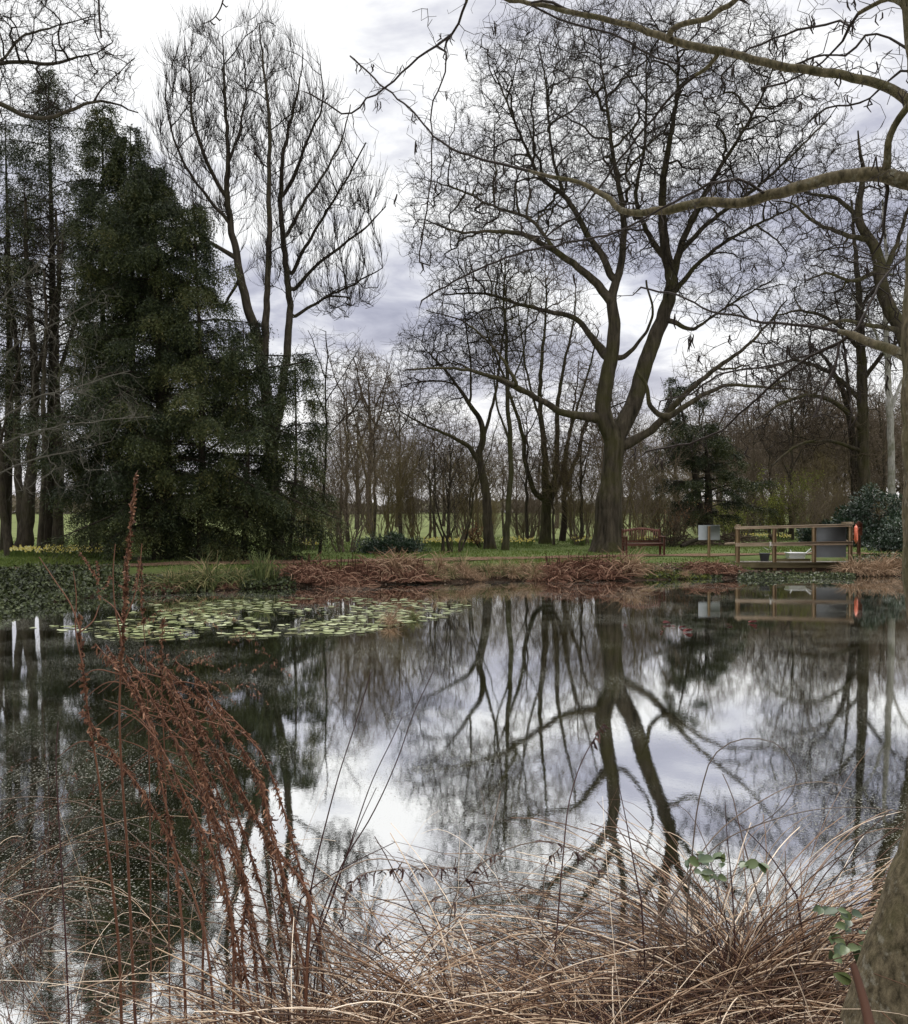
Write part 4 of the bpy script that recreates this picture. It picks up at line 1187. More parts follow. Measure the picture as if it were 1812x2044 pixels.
def along(px0, px1, n, protos, off, sc, label, cat, group):
    for i in range(n):
        px = px0 + (px1 - px0) * (i + rb.random()) / n
        x = (px - CX) * 24.6 / F
        for _ in range(3):
            x = (px - CX) * (shore_y(x)) / F
        y = shore_y(x) + rb.uniform(*off)
        if 8.9 < x < 13.0 and y > 27.2: y = 27.1
        place(protos, i, x, y, sc * rb.uniform(.75, 1.25), label, cat, group, rb)


along(565, 850, 30, red_p, (.0, 1.0), 1.05, 'red brown heap of dead fronds on the far bank behind the lily pads', 'dead plants', 'dead fern heaps behind the lily pads')
along(1085, 1262, 22, red_p, (.0, .9), 1.1, 'red brown heap of dead fronds on the far bank below the great trunk', 'dead plants', 'dead fern heaps below the great trunk')
along(1395, 1475, 7, red_p, (.2, .9), .9, 'dark brown heap of dead fronds against the left end of the platform', 'dead plants', 'dead fern heaps beside the platform')
along(238, 330, 5, red_p, (.1, .7), .6, 'small brown heap of dead fronds on the bank under the yew', 'dead plants', 'dead fern heaps under the yew')
along(320, 475, 8, grn_p, (.05, .5), .95, 'green and straw coloured sedge tussock arching over the water under the yew', 'sedge', 'sedge tussocks under the yew')
along(505, 545, 3, iris_p, (.05, .35), 1.0, 'clump of upright green iris blades on the bank right of the yew', 'iris', 'iris clumps on the bank')
along(775, 830, 3, tan_p, (.5, 1.0), 1.15, 'tall straw coloured sedge tussock standing above the red brown heaps', 'sedge', 'tall tussocks above the dead fern heaps')
along(850, 1085, 17, tan_p, (.0, .6), .68, 'low straw coloured sedge tussock on the bank in front of the slender trees', 'sedge', 'sedge tussocks in front of the slender trees')
along(860, 1080, 9, grn_p, (.1, .8), .6, 'low greenish sedge tussock on the bank in front of the slender trees', 'sedge', 'green sedge tussocks in front of the slender trees')
along(1235, 1275, 3, tan_p, (.05, .5), .9, 'straw coloured sedge tussock at the water in front of the red bench', 'sedge', 'sedge tussocks in front of the bench')
along(1275, 1400, 7, tan_p, (.0, .5), .42, 'small straw coloured sedge tussock on the leafy bank below the grey sign', 'sedge', 'small tussocks below the sign')
along(1690, 1830, 12, tan_p, (-.1, .9), .85, 'pale dead sedge tussock at the water right of the platform', 'sedge', 'sedge tussocks right of the platform')
x = (780 - CX) * 15.2 / F
place(tan_p, 0, x, 15.2, .42, 'small brown sedge tuft standing in the water beside the lily pads', 'sedge', None, rb, 0.0)
place(grn_p, 1, (826 - CX) * 15.9 / F, 15.9, .3, 'tiny dark green sedge tuft in the water at the right end of the lily pads', 'sedge', None, rb, 0.0)

# cut dark stubs that stand in the dead heaps
mb = MB()
n = 170
px = np.concatenate([rb.uniform(585, 850, 95), rb.uniform(1090, 1265, 75)])
yy = np.array([shore_y((p - CX) * 25 / F) for p in px]) + rb.uniform(.1, 1.0, n)
xx = (px - CX) * yy / F
zz = np.maximum(H(xx, yy), 0)
P = np.stack([np.stack([xx, yy, zz], 1), np.stack([xx + rb.normal(size=n) * .05, yy, zz + rb.uniform(.25, .52, n)], 1)], 1)
tubes(mb, P, np.full((n, 2), .012) * [1, .8], 4, rb.uniform(0, .3, n))
tag(mb.build('reed_stubs', M_DEADRED), 'dark cut reed stubs standing in the red brown heaps of the far bank', 'reeds', kind='stuff')

# ivy and nettles covering the banks
mb = MB()
def cover(n, px0, px1, off, hgt, rng=rb):
    out = np.zeros((0, 3))
    while len(out) < n:
        px = rng.uniform(px0, px1, n * 4); y = rng.uniform(13.5, 31, n * 4) if px0 < 600 else rng.uniform(22.5, 30, n * 4)
        x = (px - CX) * y / F
        dd = pond_dist(x, y)
        k = (dd > off[0]) & (dd < off[1]) & (y > 14)
        x, y = x[k], y[k]
        z = np.maximum(H(x, y), 0) + rng.random(len(x)) * hgt * (0.6 + .4 * vnoise(x, y, 2.3, 7))
        out = np.concatenate([out, np.stack([x, y, np.maximum(z, .005)], 1)])
    return out[:n]
C = np.concatenate([cover(13000, -40, 255, (-.15, 3.6), .26), cover(2200, 240, 420, (-.1, 1.6), .14), cover(2600, 480, 590, (-.1, 1.2), .22), cover(2600, 1474, 1705, (-.75, .12), .17), cover(2200, 1700, 1830, (.0, 2.4), .25), cover(900, 1270, 1440, (-.05, .5), .12)])
leaf_quads(mb, C, rb.normal(size=C.shape) + [0, -.4, .1], rb.normal(size=C.shape) * .8 + [0, -.4, 1], .085 * rb.uniform(.5, 1.3, len(C)), .065, tone=rb.random(len(C)) * .75 + .12 * vnoise(C[:, 0], C[:, 1], .9, 3))
tag(mb.build('ivy_ground_cover', M_IVY), kind='stuff')
mb = MB()
C = cover(1500, 1285, 1420, (-.05, .35), .14)
leaf_quads(mb, C, rb.normal(size=C.shape), rb.normal(size=C.shape), .06, .03, tone=rb.random(len(C)))
tag(mb.build('moss_ground_cover', M_FROND), kind='stuff')

# fallen leaves
mb = MB()
C = np.concatenate([cover(2600, 230, 700, (0, 2.0), .03), cover(2800, 1240, 1480, (0, 1.6), .05), cover(1200, 700, 1240, (0, 1.2), .05), cover(900, 1700, 1830, (0, 1.5), .05)])
n = 2600
c2 = np.stack([rb.uniform(-2.5, 4, n), rb.uniform(1.1, 2.9, n), np.zeros(n)], 1); c2[:, 2] = np.maximum(H(c2[:, 0], c2[:, 1]), 0) + .01
C = np.concatenate([C, c2])
leaf_quads(mb, C, rb.normal(size=C.shape) * [1, 1, .35], rb.normal(size=C.shape) * .4 + [0, 0, 1], .075 * rb.uniform(.5, 1.3, len(C)), .045, tone=rb.random(len(C)))
tag(mb.build('fallen_leaves', M_LITTER), kind='stuff')

# lawn grass
mb = MB()
n = 90000
y = 24.5 + 26 * rb.random(n) ** 1.5
x = rb.uniform(-.56, .56, n) * y
dd = pond_dist(x, y)
pd = np.min(np.hypot(x[:, None] - pc[None, ::6, 0], y[:, None] - pc[None, ::6, 1]), axis=1)
on = (dd > .75) & (pd > .55 + .25 * vnoise(x, y, 1.4, 2)) & ~((x > 8.9) & (x < 13) & (y > 28) & (y < 30.8)) & (rb.random(n) < .55 + .45 * vnoise(x, y, .8, 9))
on &= ~((np.hypot((x + 9.2) / 3.0, (y - 28.4) / 1.6) < 1) & (rb.random(n) < .85))
x, y = x[on], y[on]; z = H(x, y)
n = len(x)
lush = np.clip(.5 + .7 * vnoise(x, y, .45, 12), 0, 1) * np.clip((pd[on] - .4), 0.25, 1)
leaf_quads(mb, np.stack([x, y, z - .005], 1), rb.normal(size=(n, 3)) * .45 + [0, 0, 1], rb.normal(size=(n, 3)), (.045 + .085 * lush) * rb.uniform(.6, 1.3, n), .022 + .012 * lush, tone=np.clip(.3 + .35 * rb.random(n) + .22 * lush, 0, 1))
tag(mb.build('lawn_grass', M_GRASS), kind='stuff')

# daffodils in drifts
mb, ml = MB(), MB()
def daff(n, px0, px1, d0, d1):
    px = rb.uniform(px0, px1, n); d = rb.uniform(d0, d1, n)
    x = (px - CX) * d / F
    return np.stack([x, d, H(x, d)], 1)
C = np.concatenate([daff(330, 20, 250, 29.0, 32.0), daff(60, 100, 260, 28.0, 29.5), daff(150, 845, 970, 36.5, 40.5), daff(60, 1000, 1070, 38, 42), daff(40, 590, 640, 34, 38), daff(40, 1140, 1195, 39, 42), daff(90, 1480, 1580, 44, 50), daff(40, 1270, 1330, 40, 44)])
n = len(C)
hh = rb.uniform(.22, .36, n)
for k in range(6):
    a = k * pi / 3 + rb.random(n)
    top = C + np.stack([np.zeros(n), np.zeros(n), hh], 1)
    leaf_quads(mb, top, np.stack([np.cos(a), -.2 * np.ones(n), np.sin(a)], 1), np.stack([0 * a, -1 + 0 * a, .3 + 0 * a], 1), .05, .035, tone=rb.random(n))
q = np.repeat(np.arange(n), 5)
leaf_quads(ml, C[q] + rb.normal(size=(len(q), 3)) * [.05, .05, 0], rb.normal(size=(len(q), 3)) * .22 + [0, 0, 1], rb.normal(size=(len(q), 3)), hh[q] * rb.uniform(.7, 1.1, len(q)), .02, tone=rb.uniform(.2, .6, len(q)))
dg = tag(mb.build('daffodils', M_YELLOW), kind='stuff')
ml.build('foliage', M_GRASS, dg)

# ------------------------------------------------------------------ water lilies
poly = np.array([(50, 1256), (100, 1240), (190, 1232), (268, 1220), (302, 1206), (369, 1203), (536, 1196), (640, 1192), (765, 1193), (860, 1200), (930, 1208), (962, 1226), (885, 1234), (815, 1246), (724, 1265), (603, 1268), (466, 1275), (335, 1277), (235, 1278), (140, 1271)], float)
def in_poly(px, py):
    r = np.zeros(len(px), bool)
    for i in range(len(poly)):
        a, b = poly[i], poly[(i + 1) % len(poly)]
        c = (a[1] > py) != (b[1] > py)
        with np.errstate(divide='ignore', invalid='ignore'):
            r ^= c & (px < a[0] + (py - a[1]) * (b[0] - a[0]) / (b[1] - a[1]))
    return r
rl = np.random.default_rng(611)
pxs, pys = rl.uniform(40, 970, 9000), rl.uniform(1190, 1280, 9000)
D_ = CAM_H * F / (pys - CY)
ok = in_poly(pxs, pys) & (rl.random(9000) < np.clip((D_ / 16) ** -1.0 * (.55 + 1.1 * vnoise(pxs, pys * 5, .016, 5)) * np.clip((pxs - 20) / 260, .35, 1), 0, 1))
pads = np.stack([(pxs - CX) * D_ / F, D_, rl.uniform(.038, .092, 9000)], 1)[ok]
kept = []
for p in pads:
    if all((p[0] - k[0]) ** 2 + (p[1] - k[1]) ** 2 > (.72 * (p[2] + k[2])) ** 2 for k in kept): kept.append(p)
    if len(kept) >= 720: break
def pad_into(mb, c, r, rot, tilt, tone, curl):
    a = np.linspace(.16, 2 * pi - .16, 15) + rot
    rim = np.stack([np.cos(a) * r, np.sin(a) * r, curl * np.maximum(0, np.cos(a - rot * 2)) ** 3 + tilt * np.cos(a)], 1)
    v = np.concatenate([[[0, 0, 0]], rim]) + c
    mb.add(v, None, [(0, i, i + 1) for i in range(1, 15)], tone=tone)
pad_p = []
for i in range(6):
    mb = MB(); pad_into(mb, np.zeros(3), 1.0, i * 1.1, .008, (.15, .45, .6, .8, .3, .95)[i], (0, .01, .02, 0, .05, .16)[i]); pad_p.append(mb.build('lily_pad', M_PAD))
rest = MB()
kept.sort(key=lambda p: -p[2] / p[1])
for i, p in enumerate(kept):
    z = .006 + .004 * (i % 5)
    if i < 300:
        o = pad_p[i % 6]
        if o.name in used:
            o = o.copy(); COL.objects.link(o)
        used.add(o.name)
        o.location = (p[0], p[1], z); o.scale = (p[2], p[2], p[2]); o.rotation_euler = (0, 0, rl.random() * 6.28)
        tag(o, 'round pale green lily pad floating in the raft below the yew', 'lily pad', 'lily pads floating on the pond')
    else:
        pad_into(rest, np.array([p[0], p[1], z]), p[2], rl.random() * 6.28, .001, rl.random(), .01 * rl.random())
tag(rest.build('small_lily_pads', M_PAD), 'smallest pale green pads of the lily raft below the yew', 'lily pads', kind='stuff')
# red folded lily leaves
for i, (px, py, sz, lb) in enumerate([(1248, 1250, .07, 'small dark red lily leaf at the reflection of the great trunk'), (1331, 1246, .13, 'dark red lily leaf folded upright, left of the sign reflection'),
                                  (1343, 1252, .05, 'tiny red lily leaf just below the folded upright one'), (1320, 1263, .05, 'small lone red lily leaf nearest to the viewer on the left'), (1362, 1254, .11, 'bright red curled lily leaf below the sign reflection'),
                                  (1373, 1262, .15, 'largest dark lily leaf, half sunk and nearest below the sign reflection'), (1456, 1249, .11, 'red lily leaf alone between the sign and platform reflections'),
                                  (1502, 1244, .13, 'dark red lily leaf folded double below the platform reflection'), (1508, 1251, .06, 'small dark leaf just below the double folded red one')]):
    d = CAM_H * F / (py - CY); x = (px - CX) * d / F
    mb = MB()
    a = np.linspace(.3, 2 * pi - .3, 13)
    rim = np.stack([np.cos(a), np.sin(a) * .8, .55 * np.abs(np.sin(a)) ** 1.4 * (1 if i % 2 else .6) + .1 * np.cos(a * 2 + i)], 1) * sz * .58
    mb.add(np.concatenate([[[0, 0, 0]], rim]), None, [(0, k, k + 1) for k in range(1, 13)], tone=.2 + .6 * rl.random())
    o = mb.build('red_lily_leaf', M_REDPAD); o.location = (x, d, .012); o.rotation_euler = (.15, .1, rl.random() * 6)
    tag(o, lb, 'lily leaf', 'red lily leaves on the open water')
# ------------------------------------------------------------------ platform, bench, sign and the small things
def wood(name, a, b, grain=(18, 18, 1.2), rough=.8):
    m, t = new_mat(name)
    co = t.n('ShaderNodeTexCoord').outputs['Object']
    mp = t.n('ShaderNodeMapping', {'Vector': co, 'Scale': grain})
    nz = t.n('ShaderNodeTexNoise', {'Vector': mp.outputs[0], 'Scale': 1.6, 'Detail': 6.0, 'Roughness': .65})
    bl = t.n('ShaderNodeTexNoise', {'Vector': co, 'Scale': 2.4, 'Detail': 3.0})
    c = t.ramp(nz.outputs[0], [(.3, a), (.7, b)])
    c = t.mix(t.ramp(bl.outputs[0], [(.45, 0.0), (.75, .45)]), c, tuple(v * .45 for v in a))
    finish(t, c, rough, .2, nz.outputs[0], .35, .01)
    return m


M_POST = wood("softwood_post", (.24, .155, .085), (.42, .30, .175))
M_RAIL = wood("softwood_rail", (.30, .215, .14), (.54, .42, .30), (1.2, 18, 18))
M_DECK = wood("weathered_deck", (.20, .175, .15), (.40, .365, .32), (14, 1.0, 14))
M_FASCIA = wood("mossy_fascia", (.12, .10, .05), (.26, .215, .12), (1.2, 18, 18))
M_BENCH = wood("bench_stain", (.095, .040, .028), (.185, .09, .064), (6, 6, 6), .55)
M_PANEL = plain("grey_board", (.19, .198, .20), .85, .1, .10, 3.0)
M_SIGN = plain("grey_sign_back", (.42, .44, .46), .85, .1, .07, 2.5)
M_BUCKET = plain("grey_plastic", (.075, .08, .085), .5, .4)
M_BASIN = plain("white_plastic", (.80, .80, .77), .4, .5, .03)
M_ORANGE = plain("orange_plastic", (.74, .17, .085), .45, .5, .06)
M_ROPE = plain("rope", (.5, .47, .42), .9, .1)
M_GATE = wood("grey_gate_wood", (.10, .095, .07), (.22, .21, .15), (4, 4, 4))

PD = 28.4                                     # distance of the railing
kx = PD / F
DZ = .35                                      # top of the deck
xl, xr = (1472.5 - CX) * kx, (1697 - CX) * kx
deck_d = 2.3
SK = .72                                      # the sides run back to the right
o0 = np.array((xl, PD, 0))
plat = thing('viewing_platform', 'wooden pond platform on posts with a two bar railing and a grey panel', 'platform', (float((xl + xr) / 2), PD, 0))
og = np.array(plat.location)
rp = np.random.default_rng(70)
mb = MB()
nb_ = 26
for i in range(nb_):
    wx = (xr - xl + .18) / nb_
    mb.bar((xl - .09 + wx * (i + .5), PD + .02, DZ - .016), (xl - .09 + SK + wx * (i + .5), PD + deck_d, DZ - .016 + rp.uniform(-.003, .003)), wx - .014, .032, bevel=.004)
mb.build('deck', M_DECK, plat, og)
mb = MB(); mb.box(((xl + xr) / 2, PD - .075, DZ - .10), (xr - xl + .22, .04, .17), bevel=.004)
mb.build('fascia', M_FASCIA, plat, og)
mb = MB(); mb.box(((xl + xr) / 2 + SK, PD + deck_d + .03, DZ - .10), (xr - xl + .2, .04, .17), bevel=.004); mb.build('fascia', M_FASCIA, plat, og)
mb = MB(); mb.box(((1548 + 1621) / 2 * kx - CX * kx, PD + .16, DZ + .045), (1.17, .05, .09), bevel=.004); mb.build('toe_board', M_FASCIA, plat, og)
posts = [1472.5, 1545.5, 1624.5, 1697]
ztop = lambda x: CAM_H - (CY_top(x) - CY) * kx
CY_top = lambda x: np.interp(x, [xl, xr], [1052.0, 1046.5])
for p in posts:
    x = (p - CX) * kx
    mb = MB(); mb.box((x, PD, (ztop(x) - .07 + -.55) / 2), (.112, .10, ztop(x) - .07 + .55), bevel=.006); mb.build('post', M_POST, plat, og)
for x, yb in ((xl + SK * .9, PD + 2.1), (xr + SK * .9, PD + 2.1)):
    mb = MB(); mb.box((x, yb, (1.5 - .3) / 2), (.11, .10, 1.5 + .3), bevel=.006); mb.build('post', M_POST, plat, og)
mb = MB(); mb.bar((xl - .10, PD - .01, ztop(xl) - .03), (xr + .03, PD - .01, ztop(xr) - .03), .15, .085, bevel=.006); mb.build('top_rail', M_RAIL, plat, og)
mb = MB(); mb.bar((xl - .10, PD - .078, .90), (xr + .04, PD - .078, .955), .05, .115, bevel=.005); mb.build('middle_rail', M_RAIL, plat, og)
for (x, z) in ((xl + .06, 1.50), (xr + .09, 1.585)):
    mb = MB(); mb.bar((x, PD + .08, z), (x + SK * .88, PD + 2.16, z - .03), .12, .085, bevel=.006); mb.build('top_rail', M_RAIL, plat, og)
for (x, z) in ((xl + .06, .93), (xr + .08, .96)):
    mb = MB(); mb.bar((x, PD + .06, z), (x + SK * .88, PD + 2.16, z - .02), .05, .115, bevel=.005); mb.build('middle_rail', M_RAIL, plat, og)
px0, px1 = (1629.5 - CX) * kx, (1690.5 - CX) * kx
mb = MB(); mb.box(((px0 + px1) / 2, PD + .07, .985), (px1 - px0, .012, 1.0), bevel=.003); mb.build('panel', M_PANEL, plat, og)


def lathe(mb, prof, n=28, c=(0, 0, 0), tone=None, scale=(1, 1)):
    prof = np.asarray(prof, float)
    a = np.arange(n) * 2 * pi / n
    v = np.stack([prof[:, None, 0] * np.cos(a) * scale[0], prof[:, None, 0] * np.sin(a) * scale[1], np.repeat(prof[:, 1:2], n, 1)], -1)
    m_ = len(prof)
    i = np.arange(m_ - 1)[:, None] * n + np.arange(n)[None]; j = np.arange(m_ - 1)[:, None] * n + ((np.arange(n) + 1) % n)[None]
    mb.add(v.reshape(-1, 3) + np.asarray(c), np.stack([i, j, j + n, i + n], -1).reshape(-1, 4), tone=tone)


# bucket
bx = (1528 - CX) * 28.75 / F
bk = thing('bucket', 'dark grey plastic bucket standing on the left part of the platform', 'bucket', (bx, 28.85, DZ + .002))
mb = MB(); lathe(mb, [(.0, .012), (.115, .012), (.115, 0), (.125, 0), (.165, .235), (.178, .237), (.178, .255), (.16, .256), (.118, .02), (0, .02)]); mb.build('body', M_BUCKET, bk, smooth=False)
a = np.linspace(0, pi, 13)
mb = MB(); tubes(mb, np.array([np.stack([np.cos(a) * .168, np.sin(a) * .02, .24 + np.sin(a) * .19], 1)]), np.full((1, 13), .005), 5); mb.build('handle', M_BUCKET, bk)
mb = MB()
for s_ in (-.03, .05):
    pts = spline([(bx + s_, PD - .11, .93), (bx + s_ - .01, PD - .115, .80), (bx + s_ * .3, 28.6, .74), (bx, 28.85, .785)], 9); tubes(mb, pts[None], np.full((1, 9), .005), 4)
lathe(mb, [(.035, .86), (.035, .99)], 8, (bx, PD - .078, 0))
tag(mb.build('cord', M_ROPE), 'thin cord tied round the middle rail above the bucket', 'cord')
# basin
sx = (1588.5 - CX) * 29.1 / F
bs = thing('basin', 'white rectangular plastic basin on the middle of the platform', 'basin', (sx, 29.15, DZ + .002))
def rr_ring(w_, d_, z, n=6, r=.05):
    out = []
    for cxs, cys, a0 in ((1, 1, 0), (-1, 1, pi / 2), (-1, -1, pi), (1, -1, 3 * pi / 2)):
        for k in range(n):
            a = a0 + k / (n - 1) * pi / 2
            out.append((cxs * (w_ / 2 - r) + r * cos(a), cys * (d_ / 2 - r) + r * sin(a), z))
    return np.array(out)
rings = [rr_ring(.50, .36, 0), rr_ring(.56, .42, .235), rr_ring(.60, .46, .236), rr_ring(.60, .46, .262), rr_ring(.55, .41, .262), rr_ring(.48, .34, .02)]
V = np.concatenate(rings); n = 24
i = np.arange(5)[:, None] * n + np.arange(n)[None]; j = np.arange(5)[:, None] * n + ((np.arange(n) + 1) % n)[None]
mb = MB(); mb.add(V, np.stack([i, j, j + n, i + n], -1).reshape(-1, 4)); mb.add([(-.24, -.17, .02), (.24, -.17, .02), (.24, .17, .02), (-.24, .17, .02)], [(0, 1, 2, 3)])
mb.build('body', M_BASIN, bs)
for k, (x0, x1, z1, lb) in enumerate(((.0, -.24, .36, 'white stick leaning left out of the white basin'), (.15, .47, .395, 'thick white stick leaning right out of the white basin'), (.22, .60, .345, 'thin white stick lying lowest, right out of the white basin'))):
    mb = MB(); P = np.array([[(sx + x0, 29.12 - .03 * k, DZ + .05 + .06 * k), (sx + x1, 28.98 + .05 * k, DZ + z1)]]); tubes(mb, P, np.full((1, 2), (.012, .02, .010)[k]), 8)
    tag(mb.build('stick', M_BASIN), lb, 'stick')

# sign seen from behind
sg = thing('sign', 'blank back of a grey sign board on a single wooden post', 'sign', (*ground_at(1415, 29.1)[:2], h1(*ground_at(1415, 29.1)[:2])))
og = np.array(sg.location); k_ = 29.1 / F
th = radians(9)
Rz = np.array([[cos(th), -sin(th), 0], [sin(th), cos(th), 0], [0, 0, 1]])
mb = MB(); mb.box(at(1415.3, 1063, 29.15) , (45.6 * k_, .012, 29.5 * k_), Rz, bevel=.003); mb.build('board', M_SIGN, sg, og)
mb = MB(); tp_ = at(1414.7, 1050.5, 29.08); mb.box((tp_[0], 29.07, (tp_[2] + og[2] - .25) / 2), (.075, .07, tp_[2] - og[2] + .25), Rz, bevel=.005); mb.build('post', M_POST, sg, og)

# bench
bp = ground_at(1284, 30.5)
be = thing('park_bench', 'red brown stained wooden bench with an arched slatted back, on the lawn', 'bench', bp, rz=radians(3))
W2 = .69
mb = MB()
for k in range(5): mb.box((0, -.20 + .095 * k, .425 + .003 * k), (2 * W2 - .02, .08, .022), bevel=.004)
mb.box((0, -.245, .385), (2 * W2 - .1, .03, .07), bevel=.004); mb.box((0, .20, .385), (2 * W2 - .1, .03, .07), bevel=.004)
mb.build('seat', M_BENCH, be)
mb = MB()
n = 15
arch = lambda u: .895 + .055 * cos(u * pi / 2 * 1.0) ** 2 * 1.2
us = np.linspace(-1, 1, n)
for a, b in zip(us[:-1], us[1:]):
    mb.bar((a * (W2 - .03), .29, arch(a) - .03), (b * (W2 - .03) + .001, .29, arch(b) - .03), .035, .085)
mb.box((0, .235, .50), (2 * W2 - .1, .032, .06), bevel=.004)
for k in range(15):
    u = -1 + 2 * (k + .5) / 15; x = u * (W2 - .06)
    mb.bar((x, .237, .52), (x, .287, arch(u) - .06), .014, .060, up=(0, 1, 0))
mb.build('backrest', M_BENCH, be)
for s in (-1, 1):
    mb = MB(); mb.box((s * (W2 - .035), -.25, .325), (.065, .065, .65), bevel=.005); mb.build('leg', M_BENCH, be)
    mb = MB(); mb.bar((s * (W2 - .035), .24, -.0), (s * (W2 - .035), .245, .5), .065, .065, up=(1, 0, 0), bevel=.004); mb.bar((s * (W2 - .035), .243, .49), (s * (W2 - .035), .30, .93), .065, .06, up=(1, 0, 0), bevel=.004); mb.build('leg', M_BENCH, be)
    mb = MB(); mb.box((s * (W2 - .03), -.02, .665), (.09, .56, .032), bevel=.008); mb.build('armrest', M_BENCH, be)
    mb = MB(); mb.box((s * (W2 - .035), -.01, .36), (.04, .46, .06), bevel=.004); mb.build('side_rail', M_BENCH, be)

# lifebuoy on its stand
lx = (1709 - CX) * 29.6 / F
st = thing('lifebuoy_stand', 'brown wooden stand holding the lifebuoy at the right end of the platform', 'stand', (lx + .22, 29.9, h1(lx + .22, 29.9)))
mb = MB(); mb.box((0, 0, .55), (.10, .09, 1.3), bevel=.005); mb.build('post', M_BENCH, st)
mb = MB(); mb.box((-.02, -.06, .93), (.22, .025, .42), bevel=.004); mb.build('board', M_BENCH, st)
mb = MB(); mb.bar((-.24, -.08, .93), (.02, -.06, .98), .03, .03); mb.build('hook', M_BENCH, st)
lb = thing('lifebuoy', 'orange lifebuoy ring with a grab rope, hung nearly edge on right of the platform', 'lifebuoy', (lx, 29.62, CAM_H - (1066 - CY) * 29.6 / F), rz=radians(62))
A = np.linspace(0, 2 * pi, 37); B = np.arange(12) * 2 * pi / 12
R0, r0 = .225, .062
v = np.stack([(R0 + r0 * np.cos(B)[None]) * np.cos(A[:-1])[:, None], np.repeat((r0 * .8 * np.sin(B))[None], 36, 0), (R0 + r0 * np.cos(B)[None]) * np.sin(A[:-1])[:, None]], -1)
ii = (np.arange(36)[:, None] * 12 + np.arange(12)[None]); jj = (np.arange(36)[:, None] * 12 + (np.arange(12)[None] + 1) % 12); nn = 432
mb = MB(); mb.add(v.reshape(-1, 3), np.stack([ii, jj, (jj + 12) % nn, (ii + 12) % nn], -1).reshape(-1, 4)); mb.build('ring', M_ORANGE, lb, smooth=True)
for k in range(4):
    mb = MB(); a = k * pi / 2 + pi / 4
    bnd = np.stack([(R0 + (r0 + .004) * np.cos(np.linspace(0, 2 * pi, 13))) * cos(a), (r0 * .8 + .004) * np.sin(np.linspace(0, 2 * pi, 13)), (R0 + (r0 + .004) * np.cos(np.linspace(0, 2 * pi, 13))) * sin(a)], 1)
    tubes(mb, bnd[None], np.full((1, 13), .008), 5); mb.build('band', M_ORANGE, lb)
mb = MB(); a = np.linspace(0, 2 * pi, 49); rr = R0 + r0 + .012 + .02 * np.abs(np.sin(2 * (a - pi / 4)))
tubes(mb, np.stack([rr * np.cos(a), 0 * a, rr * np.sin(a)], 1)[None], np.full((1, 49), .006), 5); mb.build('rope', M_ORANGE, lb)

# field gate far behind
gp = ground_at(1515, 58)
ga = thing('field_gate', 'grey wooden field gate with a diagonal brace, far behind the platform', 'gate', gp, rz=radians(-6))
for s in (-1, 1):
    mb = MB(); mb.box((s * .58, 0, .55), (.14, .14, 1.3), bevel=.01); mb.build('post', M_GATE, ga)
mb = MB()
for z in (.2, .38, .56, .76, .98): mb.box((0, 0, z), (.98, .03, .075), bevel=.003)
for s in (-1, 0, 1): mb.box((s * .46, -.032, .6), (.07, .03, .86), bevel=.003)
mb.bar((-.44, .032, .22), (.44, .032, .95), .03, .07, up=(0, 1, 0)); mb.build('panel', M_GATE, ga)

# brush pile, logs
def twig_pile(name, label, base, n, L, hgt, seed, cat='brush pile', mat=M_TWIGB, r=.018):
    rng = np.random.default_rng(seed)
    mb = MB()
    c = rng.normal(size=(n, 3)) * [L * .35, .35, 0]; c[:, 2] = rng.random(n) * hgt * np.exp(-(c[:, 0] / (L * .5)) ** 2) + .03
    d = unit(rng.normal(size=(n, 3)) * [1, .5, .22]); LL = L * rng.uniform(.25, .7, n)
    P = np.stack([c - d * LL[:, None] / 2, c + rng.normal(size=(n, 3)) * .04, c + d * LL[:, None] / 2], 1); P[:, :, 2] = np.maximum(P[:, :, 2], .01)
    tubes(mb, P, (r * rng.uniform(.4, 1.4, n))[:, None] * np.array([[1, .85, .5]]), 5)
    o = mb.build(name, mat); o.location = tuple(base)
    return tag(o, label, cat, kind=None)
twig_pile('brush_pile', 'heap of cut brown branches on the lawn right behind the grey sign', ground_at(1462, 40), 110, 2.6, .55, 1)
twig_pile('brush_pile', 'low tangle of dead branches on the lawn between bench and sign', ground_at(1352, 39), 90, 2.8, .5, 2)
def log(name, label, a, b, r, mat):
    mb = MB(); P = spline([a, (np.asarray(a) + b) / 2 + [0, .03, .02], b], 9)
    tubes(mb, P[None], r * np.array([[.9, 1, 1.02, .98, 1, .97, .96, .92, .88]]), 10)
    for e in (P[0], P[-1]): mb.add(e + r * .9 * np.stack([0 * np.arange(10), np.cos(np.arange(10) * pi / 5), np.sin(np.arange(10) * pi / 5)], 1), None, [(0, i, i + 1) for i in range(1, 9)])
    return tag(mb.build(name, mat), label, 'log')
log('log', 'pale fallen log on the grass left of the platform', np.array([*ground_at(1447, 39)[:2], .52]), np.array([*ground_at(1474, 38.6)[:2], .55]), .07, M_RAIL)
log('log', 'dark rotting log lying by the brush between bench and sign', np.array([*ground_at(1360, 37)[:2], .5]), np.array([*ground_at(1392, 37.4)[:2], .78]), .09, M_BARKD)
orn = thing('garden_ornament', 'small round brown ball ornament on a stake, seen left of the second railing post', 'ornament', ground_at(1540, 38))
mb = MB(); lathe(mb, [(.0, .33), (.07, .35), (.115, .42), (.12, .49), (.09, .56), (.0, .59)], 18); mb.build('body', M_BARK2, orn, smooth=True)
mb = MB(); tubes(mb, np.array([[(0, 0, -.1), (0, 0, .34)]]), np.full((1, 2), .015), 6); mb.build('stem', M_BARKD, orn)
